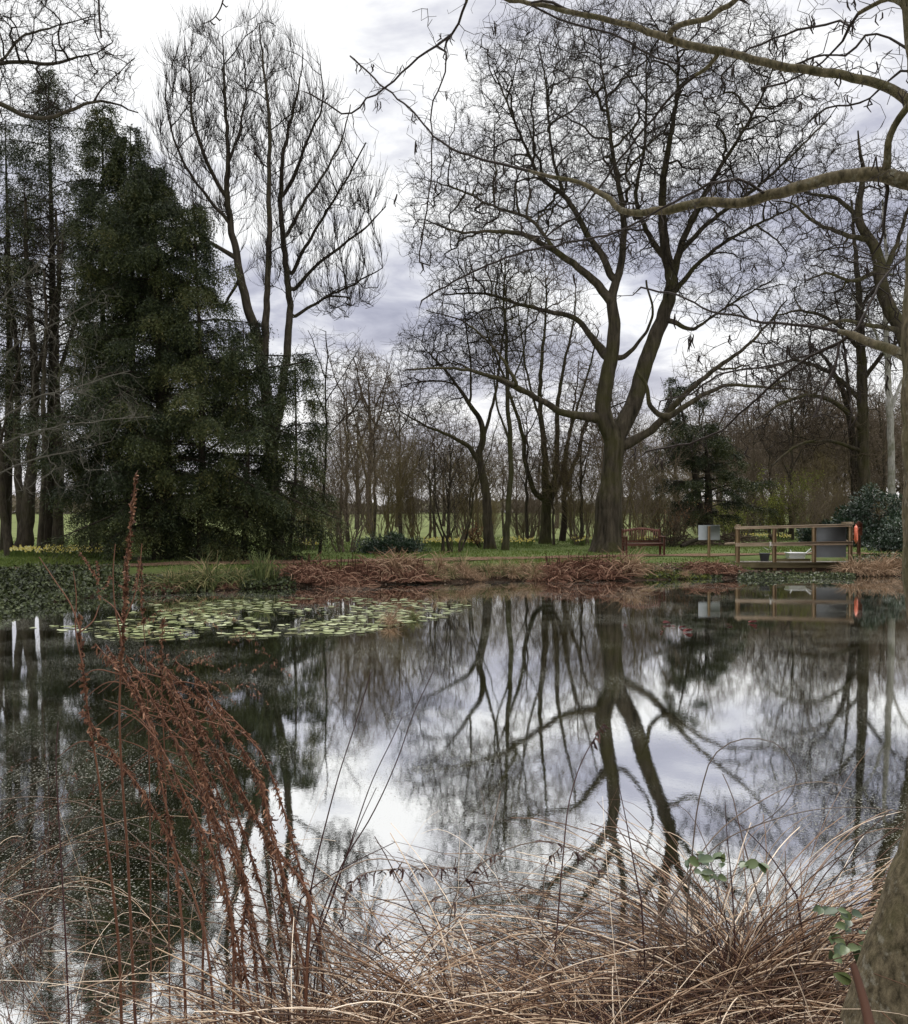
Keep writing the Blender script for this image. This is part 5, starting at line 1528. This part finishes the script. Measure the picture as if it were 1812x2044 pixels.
# ------------------------------------------------------------------ near bank: dead sedge, stalks, canes
M_BLADE = toned("straw_blade", [(0, (.035, .017, .010)), (.35, (.10, .052, .028)), (.6, (.25, .15, .086)), (.8, (.52, .38, .25)), (1, (.80, .67, .52))], .6, .25, .25, 5.0)
M_RUST = toned("rust_stalk", [(0, (.032, .014, .009)), (.5, (.115, .050, .027)), (1, (.25, .13, .075))], .7, .2, .3, 8.0)
M_STALKD = toned("dark_stalk", [(0, (.018, .008, .008)), (.6, (.055, .022, .02)), (1, (.11, .06, .045))], .6, .25, .3, 8.0)
M_CANE = toned("bramble_cane", [(0, (.06, .045, .035)), (.6, (.16, .115, .085)), (1, (.34, .27, .21))], .6, .25, .5, 3.0)
M_BRAMBLE = toned("bramble_leaf", [(0, (.025, .045, .018)), (.6, (.06, .09, .03)), (1, (.13, .16, .05))], .45, .4, .3, 20.0)


def near_tussock(name, label, px, d, n, L, hgt, seed, az0=None, r=.0028, rootr=.22, up=(35, 82), sag=1.0, group=None):
    rng = np.random.default_rng(seed)
    x = (px - CX) * d / F
    base = np.array([x, d, max(h1(x, d), 0)])
    root = thing(name, label, 'sedge', base, group)
    mb = MB()
    nc = 9                                   # blades lie over in swathes
    ca = np.where(rng.random(nc) < .5, 0, pi) + rng.normal(size=nc) * .55; k = rng.integers(0, nc, n)
    az = np.where(rng.random(n) < .78, ca[k] + rng.normal(size=n) * .20, rng.random(n) * 2 * pi)
    P = arcs(n, rng, rootr, L * rng.uniform(.45, 1.25, n), up, 12, sag * 1.1, az, .028)
    P[:, :, 2] = np.maximum(P[:, :, 2] * hgt, .01 + .12 * rng.random((n, 1)) * np.linspace(0, 1, 12)[None])
    tubes(mb, P, (r * rng.uniform(.45, 1.15, n))[:, None] * np.linspace(1, .45, 12)[None] ** .7, 4, np.clip(rng.beta(.9, 1.1, n) , 0, 1))
    mb.build('blades', M_BLADE, root)
    # broken dark litter and short stems inside
    m_ = n // 2
    mb = MB()
    P = arcs(m_, rng, rootr * 1.5, .34 * rng.uniform(.4, 1.2, m_), (30, 89), 5, .35)
    tubes(mb, P, np.full((m_, 5), .0024) * np.linspace(1, .6, 5), 3, rng.random(m_) * .9)
    mb.build('stems', M_STALKD, root)
    return root


GN = 'dead sedge tussocks on the near bank'
near_tussock('sedge_tussock', 'largest mound of arching straw coloured dead sedge, right of centre on the near bank', 1490, 3.40, 640, 1.45, .60, 700, r=.0034, up=(25, 80))
near_tussock('sedge_tussock', 'flattened mound of dead sedge just left of the largest straw mound', 1235, 3.05, 440, 1.3, .52, 701, r=.0031, up=(25, 78))
near_tussock('sedge_tussock', 'dead sedge mound tucked against the near right hand trunk', 1690, 2.75, 260, .9, .56, 702, r=.0028)
near_tussock('sedge_tussock', 'low dead sedge mound at the bottom centre with water showing through', 905, 2.95, 520, 1.3, .58, 703, r=.0031, up=(22, 76))
near_tussock('sedge_tussock', 'dead sedge mound at the bottom, at the roots of the leaning rusty stalks', 630, 2.85, 480, 1.1, .62, 704, r=.0030, up=(25, 80))
near_tussock('sedge_tussock', 'nearest low mat of dead sedge along the bottom edge, right of centre', 1080, 2.65, 380, 1.2, .42, 705, r=.003, up=(20, 75))
near_tussock('sedge_tussock', 'nearest low mat of dead sedge along the bottom edge at the right', 1420, 2.6, 300, 1.2, .42, 706, r=.003, up=(20, 75))
near_tussock('sedge_tussock', 'sparse dead sedge at the bottom left below the upright rusty stalks', 420, 2.7, 70, .7, .4, 707)
near_tussock('sedge_tussock', 'thin pale dead sedge in the bottom left corner', 10, 3.0, 45, .9, .6, 708, r=.0022)
near_tussock('sedge_tussock', 'wispy tuft of thin dead grass standing in the water at the left edge', -60, 4.0, 60, 1.2, .75, 709, r=.0019)


def npix(poly, D, d_end=0.0, n=22):
    a = np.array(poly, float)
    s = np.r_[0, np.cumsum(np.hypot(np.diff(a[:, 0]), np.diff(a[:, 1])))]; s /= s[-1]
    return spline(np.array([at(x, y, D + d_end * u) for (x, y), u in zip(a, s)]), n)


def curls(mb, P, t0, t1, n, rng, L=.035, W=.009, hang=True, tone=(0, 1)):
    """small curled dry leaves / seed whorls along a stalk"""
    a = rng.uniform(t0, t1, n) * (len(P) - 1); k = np.clip(a.astype(int), 0, len(P) - 2); f = (a - k)[:, None]
    o = P[k] * (1 - f) + P[k + 1] * f
    d = unit(rng.normal(size=(n, 3)) + ([0, 0, -.8] if hang else [0, 0, .5]))
    pts = [o]; LL = L * rng.uniform(.4, 1.4, n)
    for i in range(4):
        pts.append(pts[-1] + d * (LL / 4)[:, None]); d = unit(d + rng.normal(size=(n, 3)) * .45 + ([0, 0, -.45] if hang else [0, 0, 0]))
    ribbons(mb, np.stack(pts, 1), W * rng.uniform(.5, 1.4, n), rng, rng.uniform(tone[0], tone[1], n))


def stalk(name, label, poly, D, d_end, r, seed, mat=M_RUST, seeds=None, cat='dead stalk', group=None, branches=(), smat=None, root_down=True, hang=True, cl=(.035, .009), tone=.5):
    rng = np.random.default_rng(seed)
    P = npix(poly, D, d_end)
    if root_down and P[0, 2] > .02:      # carry the stalk on down to the bank or the pond bed
        e = P[0] + unit(P[0] - P[2]) * .5 * (P[0, 2])
        gz = h1(e[0], e[1]); foot = np.array([e[0], e[1], min(gz, P[0, 2] - .02)])
        P = np.concatenate([spline([foot, (foot + P[0]) / 2, P[0]], 6)[:-1], P])
    base = P[0].copy()
    root = thing(name, label, cat, base, group)
    mb = MB()
    nn = len(P)
    tubes(mb, P[None], (r * np.linspace(1.1, .45, nn))[None], 7, np.array([tone]))
    mb.build('stem', mat, root, base, smooth=True)
    if seeds:
        fo = MB(); curls(fo, P, seeds[0], seeds[1], seeds[2], rng, cl[0], cl[1], hang); fo.build('leaves' if smat or mat is M_STALKD else 'seed_head', smat or mat, root, base)
    for bp_, bn in branches:
        fo = MB()
        Q = npix(bp_, D + d_end * .6, .1, 14)
        tubes(fo, Q[None], (r * .55 * np.linspace(1, .5, 14))[None], 5, np.array([tone]))
        so = fo.build('side_branch', mat, root, base)
        fo = MB(); curls(fo, Q, .15, 1, bn, rng, cl[0], cl[1], hang); fo.build('seed_head', smat or mat, so)
    return root


# upright rusty stalks with seed heads
stalk('dock_stalk', 'tallest rusty dock stalk, its seed spike reaching up in front of the yew', [(270, 2044), (263, 1890), (253, 1682), (243, 1544), (238, 1420), (243, 1300), (250, 1180), (258, 1080), (266, 1000), (272, 945)], 3.1, .2, .0058, 1,
      seeds=(.70, 1.0, 330), hang=False, cl=(.016, .012), branches=[([(246, 1245), (225, 1210), (205, 1195)], 26), ([(246, 1245), (268, 1190), (280, 1120), (283, 1085)], 70), ([(244, 1290), (228, 1200), (226, 1130), (230, 1086)], 90)])
stalk('dock_stalk', 'rusty dock stalk with bare lower stem and forked seed spikes, left of the tallest', [(242, 2044), (239, 1925), (222, 1752), (208, 1648), (194, 1534), (178, 1440), (166, 1340), (160, 1270), (158, 1225)], 3.0, .2, .0055, 2,
      seeds=(.72, 1.0, 130), hang=False, cl=(.016, .012), branches=[([(160, 1260), (140, 1205), (110, 1160), (78, 1112)], 120), ([(160, 1262), (185, 1240), (198, 1208)], 50), ([(165, 1330), (150, 1250), (152, 1190), (146, 1140)], 60)])
stalk('dock_stalk', 'thin dark stalk standing alone at the left, left of the rusty dock stalks', [(138, 2044), (128, 1821), (118, 1648), (112, 1499), (116, 1440)], 3.2, .1, .0038, 3, mat=M_STALKD)
stalk('dock_stalk', 'short rusty seed spike low in the lily pads, between the rusty stalks', [(335, 1700), (328, 1500), (322, 1330), (325, 1235)], 3.3, .1, .003, 4, seeds=(.75, 1.0, 80), hang=False, cl=(.015, .011))
stalk('dock_stalk', 'short rusty seed spike in front of the yew roots, right of the tallest', [(300, 1700), (296, 1450), (290, 1300), (282, 1180), (282, 1120)], 3.4, .1, .003, 5, seeds=(.82, 1.0, 60), hang=False, cl=(.015, .011))
GR = 'leaning rusty willowherb stalks'
LEAN = [([(467, 2044), (454, 1787), (391, 1631), (312, 1475), (242, 1347), (190, 1285)], 'leaning rusty stalk reaching farthest left, foremost of the leaning bunch'),
        ([(492, 2044), (467, 1891), (447, 1752), (412, 1579), (374, 1440), (330, 1330)], 'leaning rusty stalk thick with curled dry leaves, second from the left'),
        ([(571, 1995), (520, 1770), (461, 1596), (398, 1458), (329, 1354), (280, 1310)], 'leaning rusty stalk in the middle of the bunch, curled leaves to its tip'),
        ([(606, 1926), (554, 1700), (513, 1551), (450, 1441), (408, 1371), (350, 1320)], 'leaning rusty stalk on the outer right of the bunch'),
        ([(589, 1856), (540, 1683), (485, 1596), (433, 1503), (370, 1400)], 'shorter leaning rusty stalk inside the right half of the bunch'),
        ([(364, 1855), (346, 1683), (325, 1579), (301, 1458), (270, 1371), (225, 1310)], 'thin leaning rusty stalk on the left of the bunch, nearly upright'),
        ([(640, 1900), (600, 1740), (560, 1600), (520, 1500), (470, 1440), (420, 1395)], 'rightmost leaning rusty stalk, bending over the white reflection'),
        ([(430, 2044), (405, 1850), (350, 1700), (270, 1560), (215, 1490), (165, 1420)], 'leaning rusty stalk with few leaves, lowest on the left'),
        ([(520, 2044), (500, 1850), (470, 1700), (430, 1600), (385, 1500), (345, 1430), (300, 1395)], 'leaning rusty stalk in the heart of the bunch with the densest dry leaves'),
        ([(545, 2044), (515, 1880), (480, 1720), (425, 1560), (360, 1450), (300, 1360), (265, 1335)], 'leaning rusty stalk ending in a thin nodding tip above the bunch')]
EX = ['rusty stalk crossing low behind the bunch', 'rusty stalk with a broken bare tip behind the bunch', 'slim rusty stalk tucked between the two thickest of the bunch', 'rusty stalk arching highest over the bunch', 'short rusty stalk filling the foot of the bunch', 'faint slim rusty stalk at the very back of the bunch']
for k, (a_, b_, f_) in enumerate(((0, 1, .5), (2, 3, .5), (1, 8, .5), (8, 9, .45), (3, 6, .5), (5, 0, .5))):
    qa, qb = spline(LEAN[a_][0], 6), spline(LEAN[b_][0], 6)
    LEAN.append(([tuple(v) for v in qa * (1 - f_) + qb * f_ + np.random.default_rng(k).normal(size=(6, 2)) * [14, 8]], EX[k]))
for i, (poly, lbl) in enumerate(LEAN):
    stalk('willowherb_stalk', lbl, poly, 3.0 + .09 * ((i * 3) % 7), .35, .0050, 20 + i, seeds=(.28 if i not in (7,) else .6, 1.0, 620 if i in (1, 2, 8, 4, 11, 12) else 400), group=GR, cl=(.027, .006), branches=[([poly[-2], (poly[-2][0] - 50, poly[-2][1] - 10), (poly[-2][0] - 105, poly[-2][1] + 25)], 22), ([poly[-3], (poly[-3][0] - 40, poly[-3][1] - 40), (poly[-3][0] - 95, poly[-3][1] - 62)], 20)])

# dark bare stems in the middle
GD = 'dark bare stems rising from the bank'
DARK = [([(618, 1790), (628, 1735), (649, 1648), (677, 1544), (711, 1440), (741, 1340)], 'dark bare stem curving up farthest left of the dark bunch'),
        ([(620, 1900), (653, 1821), (694, 1700), (746, 1551), (786, 1468), (802, 1432)], 'dark bare stem with a forked tip in the middle of the dark bunch'),
        ([(640, 1830), (687, 1717), (736, 1638), (798, 1503), (822, 1433), (866, 1337)], 'tallest dark bare stem leaning right out of the dark bunch'),
        ([(640, 1860), (680, 1740), (715, 1650), (751, 1572)], 'short straight dark stem inside the dark bunch'),
        ([(600, 1795), (628, 1769), (694, 1728), (788, 1681)], 'thick short dark stem lying lowest to the right'),
        ([(1085, 2044), (1102, 1942), (1123, 1717), (1137, 1596), (1161, 1520), (1205, 1444)], 'dark red stem with a nodding tip, standing alone right of centre'),
        ([(1280, 1800), (1267, 1735), (1250, 1640), (1236, 1572)], 'thin dark stem tilting left in front of the great trunk reflection'),
        ([(1466, 1860), (1460, 1760), (1452, 1680), (1447, 1600)], 'straight dark stem rising behind the largest straw mound'),
        ([(1590, 1787), (1530, 1700), (1461, 1631)], 'dark bent stem leaning left over the largest straw mound')]
for i, (poly, lbl) in enumerate(DARK):
    stalk('dead_plant', lbl, poly, 3.3 + .06 * i % .3, .15, .0034 if i != 5 else .0038, 50 + i, mat=M_STALKD, group=GD, cat='dead plant', seeds=(.93, 1.0, 14) if i == 5 else None, hang=True, tone=.35 if i != 5 else .7)

# arching canes
GC = 'arching bramble canes'
CANE = [([(1372, 1800), (1381, 1707), (1399, 1579), (1426, 1506), (1468, 1478), (1506, 1474), (1551, 1485), (1582, 1523), (1591, 1551), (1579, 1586), (1534, 1634), (1489, 1659)], 'thin cane looping round in a wide open circle over the water', 0),
        ([(1300, 1850), (1343, 1787), (1447, 1648), (1517, 1600), (1586, 1567), (1655, 1562), (1700, 1576)], 'brown cane arching to the right below the looped cane', 0),
        ([(1320, 1830), (1360, 1769), (1447, 1676), (1517, 1645), (1621, 1617), (1725, 1612), (1812, 1622)], 'long brown cane arching right out of the picture', 0),
        ([(640, 1900), (677, 1838), (711, 1752), (780, 1735), (850, 1735), (947, 1728)], 'flat arching cane hung with a row of twisted dark dry leaves', 70),
        ([(885, 1960), (891, 1890), (919, 1769), (970, 1717), (1040, 1686), (1092, 1679), (1196, 1735), (1270, 1790)], 'brown cane with a high round arch at the centre', 30),
        ([(620, 1800), (660, 1755), (740, 1715), (800, 1720), (880, 1760), (980, 1830), (1060, 1900)], 'pale thin cane arching right from the dark stems down into the sedge', 0),
        ([(1090, 1960), (1083, 1800), (1095, 1720), (1120, 1690), (1160, 1700), (1230, 1770), (1300, 1850)], 'pale arch of a bent cane left of the largest straw mound', 10),
        ([(-20, 1905), (60, 1870), (150, 1838), (240, 1845), (330, 1880), (400, 1950), (450, 2044)], 'pale cane arching across the lower left corner', 0),
        ([(480, 1990), (430, 1900), (380, 1800), (300, 1700), (180, 1610), (60, 1590), (-20, 1600)], 'long pale cane sweeping left across the rusty stalks', 0),
        ([(560, 1960), (480, 1830), (400, 1740), (300, 1660), (200, 1630), (100, 1645), (0, 1700)], 'pale cane sweeping low to the left edge behind the rusty stalks', 0),
        ([(640, 2000), (560, 1880), (470, 1790), (380, 1740), (300, 1720), (180, 1690)], 'pale cane crossing the rusty stalks from the lower right', 0),
        ([(1180, 1900), (1120, 1800), (1000, 1760), (860, 1800), (760, 1880), (700, 1960)], 'thin cane arching left into the dead sedge at bottom centre', 16)]
for i, (poly, lbl, cn) in enumerate(CANE):
    stalk('bramble_cane', lbl, poly, 3.25 + .07 * (i % 4), .25 if i < 7 else .1, .0030 if i < 7 else .0026, 80 + i, mat=M_CANE, smat=M_STALKD, group=GC, cat='cane', seeds=(.3, .95, cn) if cn else None, cl=(.055, .007), tone=.25 + .07 * (i * 5 % 9), root_down=True)

# loose thin stems everywhere in the near sedge: nobody could count these
mb = MB()
rg = np.random.default_rng(900)
n = 230
px = np.concatenate([rg.uniform(620, 1780, 180), rg.uniform(-60, 620, 50)]); d = rg.uniform(2.6, 4.0, n)
rt_ = np.stack([(px - CX) * d / F, d, np.zeros(n)], 1)
P = arcs(n, rg, .05, rg.uniform(.4, 1.05, n), (40, 85), 12, .95, None, .03) + rt_[:, None]
P[:, :, 2] = np.maximum(P[:, :, 2], .01)
tubes(mb, P, (.0019 * rg.uniform(.5, 1.2, n))[:, None] * np.linspace(1, .4, 12)[None], 3, rg.random(n))
tag(mb.build('dead_grass', M_BLADE), kind='stuff')
# wispy seed grass over the water at the left edge
mb = MB()
n = 60
px = rg.uniform(-150, 90, n); d = rg.uniform(3.4, 4.6, n)
P = arcs(n, rg, .1, rg.uniform(.8, 1.5, n), (40, 80), 12, .8) + np.stack([(px - CX) * d / F, d, np.zeros(n)], 1)[:, None]
P[:, :, 2] = np.maximum(P[:, :, 2], .01)
tubes(mb, P, (.0015 * rg.uniform(.6, 1.2, n))[:, None] * np.linspace(1, .4, 12)[None], 3, rg.uniform(0, .5, n))
for p in P[::2]: curls(mb, p, .45, 1, 22, rg, .02, .005, True, (0, .5))
tag(mb.build('wispy_grass', M_RUST), kind='stuff')

# green bramble leaves among the dead sedge
for i, (lbl, sprays) in enumerate((('bramble sprig with dark green leaves above the largest straw mound', [(1400, 1740), (1425, 1716), (1442, 1722), (1432, 1752), (1490, 1722), (1515, 1722), (1372, 1716), (1395, 1705)]),
                                   ('bramble sprig with green leaves beside the near right hand trunk', [(1640, 1812), (1672, 1815), (1700, 1826), (1692, 1850), (1660, 1868), (1725, 1862)]),
                                   ('lowest bramble sprig with green leaves at the foot of the near right hand trunk', [(1690, 1890), (1665, 1905), (1712, 1892), (1700, 1960), (1720, 1950)]))):
    d = 3.1 - .12 * i
    c0 = at(sprays[0][0] - 20, sprays[0][1] + 90, d)
    root = thing('bramble_sprig', lbl, 'bramble', c0)
    rg = np.random.default_rng(950 + i)
    st_, lf = MB(), MB()
    Q = np.array([at(x, y, d + rg.uniform(-.05, .05)) for x, y in sprays])
    for p in Q:
        tubes(st_, spline([c0, (c0 + p) / 2 + [0, .02, .02], p], 6)[None], np.full((1, 6), .0014), 4, np.array([.4]))
        n = 3
        dr = unit(rg.normal(size=(n, 3)) * [1, .6, .35] + [0, -.2, -.1])
        for dv in dr:                          # toothed oval leaflets folded along the midrib
            nv = unit(rg.normal(size=3) * .4 + [0, -.7, .8]); sv = unit(np.cross(dv, nv)); nv = np.cross(sv, dv)
            Lf = .046 * rg.uniform(.7, 1.25); us = np.linspace(0, 1, 8)
            wd = .30 * Lf * np.sin(us ** .75 * pi) ** .8 * (1 + .10 * (np.arange(8) % 2)); fold, cur = rg.uniform(.15, .5), rg.uniform(-.25, .1)
            mid = p + dv * (us * Lf)[:, None] + nv * (cur * us ** 2 * Lf)[:, None]
            V = np.concatenate([mid, mid + sv * wd[:, None] + nv * (wd * fold)[:, None], mid - sv * wd[:, None] + nv * (wd * fold)[:, None]])
            q = [(k, k + 1, 9 + k, 8 + k) for k in range(7)] + [(k + 1, k, 16 + k, 17 + k) for k in range(7)]
            lf.add(V, q, tone=rg.random())
    st_.build('stem', M_CANE, root, c0); lf.build('foliage', M_BRAMBLE, root, c0)

# ------------------------------------------------------------------ the alder at the right edge
M_ALDER = bark("alder_bark", (.026, .021, .012), (.17, .138, .085), (.07, .066, .026), .36, 4.0, .45, lichen=(.24, .225, .175), bstr=1.0, bdist=.01)
M_ALDTW = plain("alder_twig", (.030, .022, .018), .8, .15)
AD = 2.55
trk = [(1775, 2070, 188), (1812, 1930, 172), (1848, 1800, 158), (1884, 1680, 150), (1905, 1500, 142), (1890, 1310, 132), (1872, 1150, 126), (1867, 975, 116), (1859, 725, 108), (1861, 500, 96), (1868, 360, 90), (1860, 210, 80), (1842, 50, 70), (1815, -120, 58)]
SA = [pix(trk, AD, .15, wf=1.0)]
def br(poly, d_end, d0=0.0): SA.append(pix(poly, AD, d_end, d0, 1.0))
br([(1860, 365, 44), (1808, 362, 34), (1760, 348, 30), (1717, 350, 27), (1660, 357, 26), (1607, 369, 24), (1540, 389, 22), (1473, 407, 20), (1406, 404, 19), (1355, 414, 18), (1322, 422, 17), (1280, 424, 14), (1238, 419, 12), (1211, 392, 11), (1161, 365, 9), (1110, 355, 8), (1043, 338, 6), (943, 312, 5), (892, 292, 4.5), (859, 265, 4), (819, 218, 3.5), (768, 177, 3), (698, 111, 2)], 1.5, .1)
br([(1858, 250, 24), (1812, 201, 21), (1774, 174, 19), (1724, 159, 18), (1640, 143, 17), (1540, 129, 16), (1473, 111, 15), (1406, 97, 15), (1322, 72, 14), (1255, 50, 12), (1205, 37, 11), (1144, 27, 10), (1080, 10, 9), (1010, -4, 8), (960, -20, 7), (940, -20, 6), (932, 0, 6), (912, 50, 5.5), (892, 84, 5.5)], 1.2, .1)
br([(892, 84, 5), (859, 97, 4.5), (815, 134, 4), (768, 177, 3.8), (728, 201, 3.5), (708, 225, 3), (688, 228, 2.5), (651, 205, 2), (620, 188, 1.6)], .2, 1.25)
br([(892, 84, 4.5), (886, 147, 4), (865, 204, 4), (861, 261, 3.5), (862, 318, 3.2), (857, 385, 3), (847, 446, 2.6), (839, 503, 2.2), (838, 523, 2), (857, 531, 1.5)], -.15, 1.25)
br([(1322, 66, 11), (1372, 45, 11), (1413, 37, 11), (1440, 18, 11), (1475, -5, 10)], -.3, .6)
br([(1144, 27, 6), (1080, 0, 5), (1060, 4, 4), (1130, 45, 4), (1220, 66, 4), (1300, 110, 3), (1350, 128, 2)], .3, .9)
br([(1436, 116, 8), (1339, 194, 6), (1300, 240, 5), (1261, 285, 5), (1204, 365, 4), (1150, 430, 3), (1090, 470, 2)], .5, .55)
br([(1509, 385, 8), (1489, 362, 6), (1446, 360, 5.5), (1378, 386, 5), (1311, 422, 4.5), (1244, 459, 4), (1165, 478, 3.5), (1077, 496, 3), (943, 543, 2.4), (842, 600, 1.6)], .9, .35)
br([(1860, 740, 40), (1830, 722, 28), (1798, 708, 22), (1757, 691, 19), (1724, 680, 17), (1701, 668, 15)], .25, .05)
br([(1701, 668, 9), (1640, 654, 7), (1540, 644, 5.5), (1489, 634, 5), (1422, 621, 4), (1350, 590, 3), (1280, 575, 2)], .7, .3)
br([(1705, 675, 9), (1674, 685, 7.5), (1607, 718, 6.5), (1540, 768, 5.5), (1489, 815, 5), (1439, 859, 4), (1372, 886, 3), (1290, 900, 2)], .6, .3)
br([(1674, 685, 6), (1580, 720, 4.5), (1500, 735, 4), (1439, 748, 3.5), (1370, 790, 2.5), (1320, 800, 1.6)], .9, .3)
br([(1680, 684, 5), (1657, 751, 4), (1640, 788, 3), (1625, 830, 2)], -.1, .3)
br([(1705, 668, 5), (1730, 620, 3.5), (1760, 560, 3), (1800, 520, 2)], .3, .3)
br([(1774, 350, 18), (1772, 320, 15), (1769, 302, 14), (1776, 270, 13), (1785, 250, 13), (1808, 218, 14), (1835, 190, 15)], -.1, .15)
br([(1774, 350, 9), (1768, 420, 6), (1762, 470, 4), (1740, 510, 3)], .2, .15)
br([(1850, 60, 14), (1774, 0, 9), (1707, 33, 8), (1681, 80, 6), (1640, 124, 4.5), (1573, 161, 3), (1520, 175, 2)], .5, .1)
br([(1707, 33, 5), (1640, 50, 4), (1573, 67, 3.5), (1489, 104, 3), (1440, 150, 2)], .4, .35)
br([(1850, 130, 10), (1800, 90, 6), (1730, 70, 5), (1690, 110, 4), (1640, 110, 3), (1560, 140, 2)], .5, .1)
br([(1850, 150, 9), (1800, 140, 6), (1745, 190, 4.5), (1700, 210, 4), (1650, 215, 3), (1600, 260, 2)], .5, .1)
rngA = np.random.default_rng(31)
att = []
for p, r in SA[1:]:
    L = np.linalg.norm(np.diff(p, axis=0), axis=1).sum(); m_ = int(L / .030)
    q = spline(p, max(4, m_)); att.append(q + rngA.normal(size=q.shape) * [.11, .14, .10] + [0, 0, -.01])
att.append(sample_ellipsoids([(1730, 90, 90, 90), (1640, 470, 160, 60, .8), (1700, 760, 120, 90, .7), (1520, 700, 150, 90, .8), (950, 420, 110, 110, .5), (1150, 520, 140, 60, .5), (1560, 120, 100, 70, .6)], AD + .6, 560, rngA, .6))
alder = bare_tree('alder_tree', 'near leaning trunk at the right edge, its catkin hung branches crossing the top', SA, np.concatenate(att), .045, .42, .055, 40, 71, (M_ALDER, M_ALDTW), trop=(-.15, .1, -.05), jit=.38,
                  tip=.0011, e=2.2, tw=(.22, .05, .0011), tw2=0, up=.1, spread=.7, thr=.0062, max_nodes=9000, wig=.5, tw_max=.003, sides=12, coarse=0)
# catkins and cones hang from the alder twigs
crown = [c for c in alder.children if c.name.startswith('crown')][0]
vv = np.empty(len(crown.data.vertices) * 3, np.float32); crown.data.vertices.foreach_get('co', vv); vv = vv.reshape(-1, 3)
ab = np.array(alder.location)
mb = MB()
pick = vv[rngA.choice(len(vv), 170, replace=False)].astype(float)
n = len(pick) * 2
o = np.repeat(pick, 2, 0) + rngA.normal(size=(n, 3)) * [.006, .006, .002]
LL = rngA.uniform(.018, .05, n)
P = np.stack([o, o + np.stack([rngA.normal(size=n) * .003, rngA.normal(size=n) * .003, -.008 * np.ones(n)], 1), o + np.stack([rngA.normal(size=n) * .005, 0 * LL, -.012 - LL * .5], 1), o + np.stack([rngA.normal(size=n) * .008, 0 * LL, -.012 - LL], 1)], 1)
tubes(mb, P, np.array([[.0006, .0024, .0028, .0014]]) * rngA.uniform(.7, 1.2, (n, 1)), 6)
mb.build('catkins', M_ALDTW, alder)['kind'] = 'stuff'
# sprigs hanging in from above the picture
for lbl, poly, D in (('short dark twig dangling at the top edge, left of the upright bare tree', [(452, -30), (445, 0), (440, 16), (425, 38), (405, 48)], 2.6), ('single dark catkin spike hanging at the top left corner', [(196, -25), (197, 0), (198, 30), (202, 75)], 2.6)):
    P = npix(poly, D, 0, 14)
    root = thing('twig', lbl, 'twig', P[0])
    mb = MB(); tubes(mb, P[None], (np.full(14, .0032) if 'catkin' in lbl else np.linspace(.0028, .0016, 14))[None], 6); mb.build('stem', M_ALDTW, root, P[0])
    if 'catkin' not in lbl:
        mb = MB(); 
        for k in (5, 9, 11): tubes(mb, np.array([[P[k], P[k] + [.012, 0, -.012], P[k] + [.018, 0, -.008]]]), np.array([[.002, .0022, .001]]), 5)
        mb.build('buds', M_ALDTW, root, P[0])
# one brown blade close to the lens at the lower right
mb = MB(); P = npix([(1702, 1925), (1716, 1970), (1735, 2044), (1745, 2110)], 1.5, -.1, 10); tubes(mb, P[None], np.linspace(.006, .010, 10)[None], 6, np.array([.2]))
foot = P[-1]; tubes(mb, spline([foot, foot + [.03, -.02, -.4], [foot[0] + .05, foot[1], h1(foot[0], foot[1])]], 6)[None], np.full((1, 6), .010), 6, np.array([.2]))
tag(mb.build('dead_stalk', M_RUST), 'thick brown dead stalk close to the viewer, in front of the near right hand trunk', 'dead stalk')
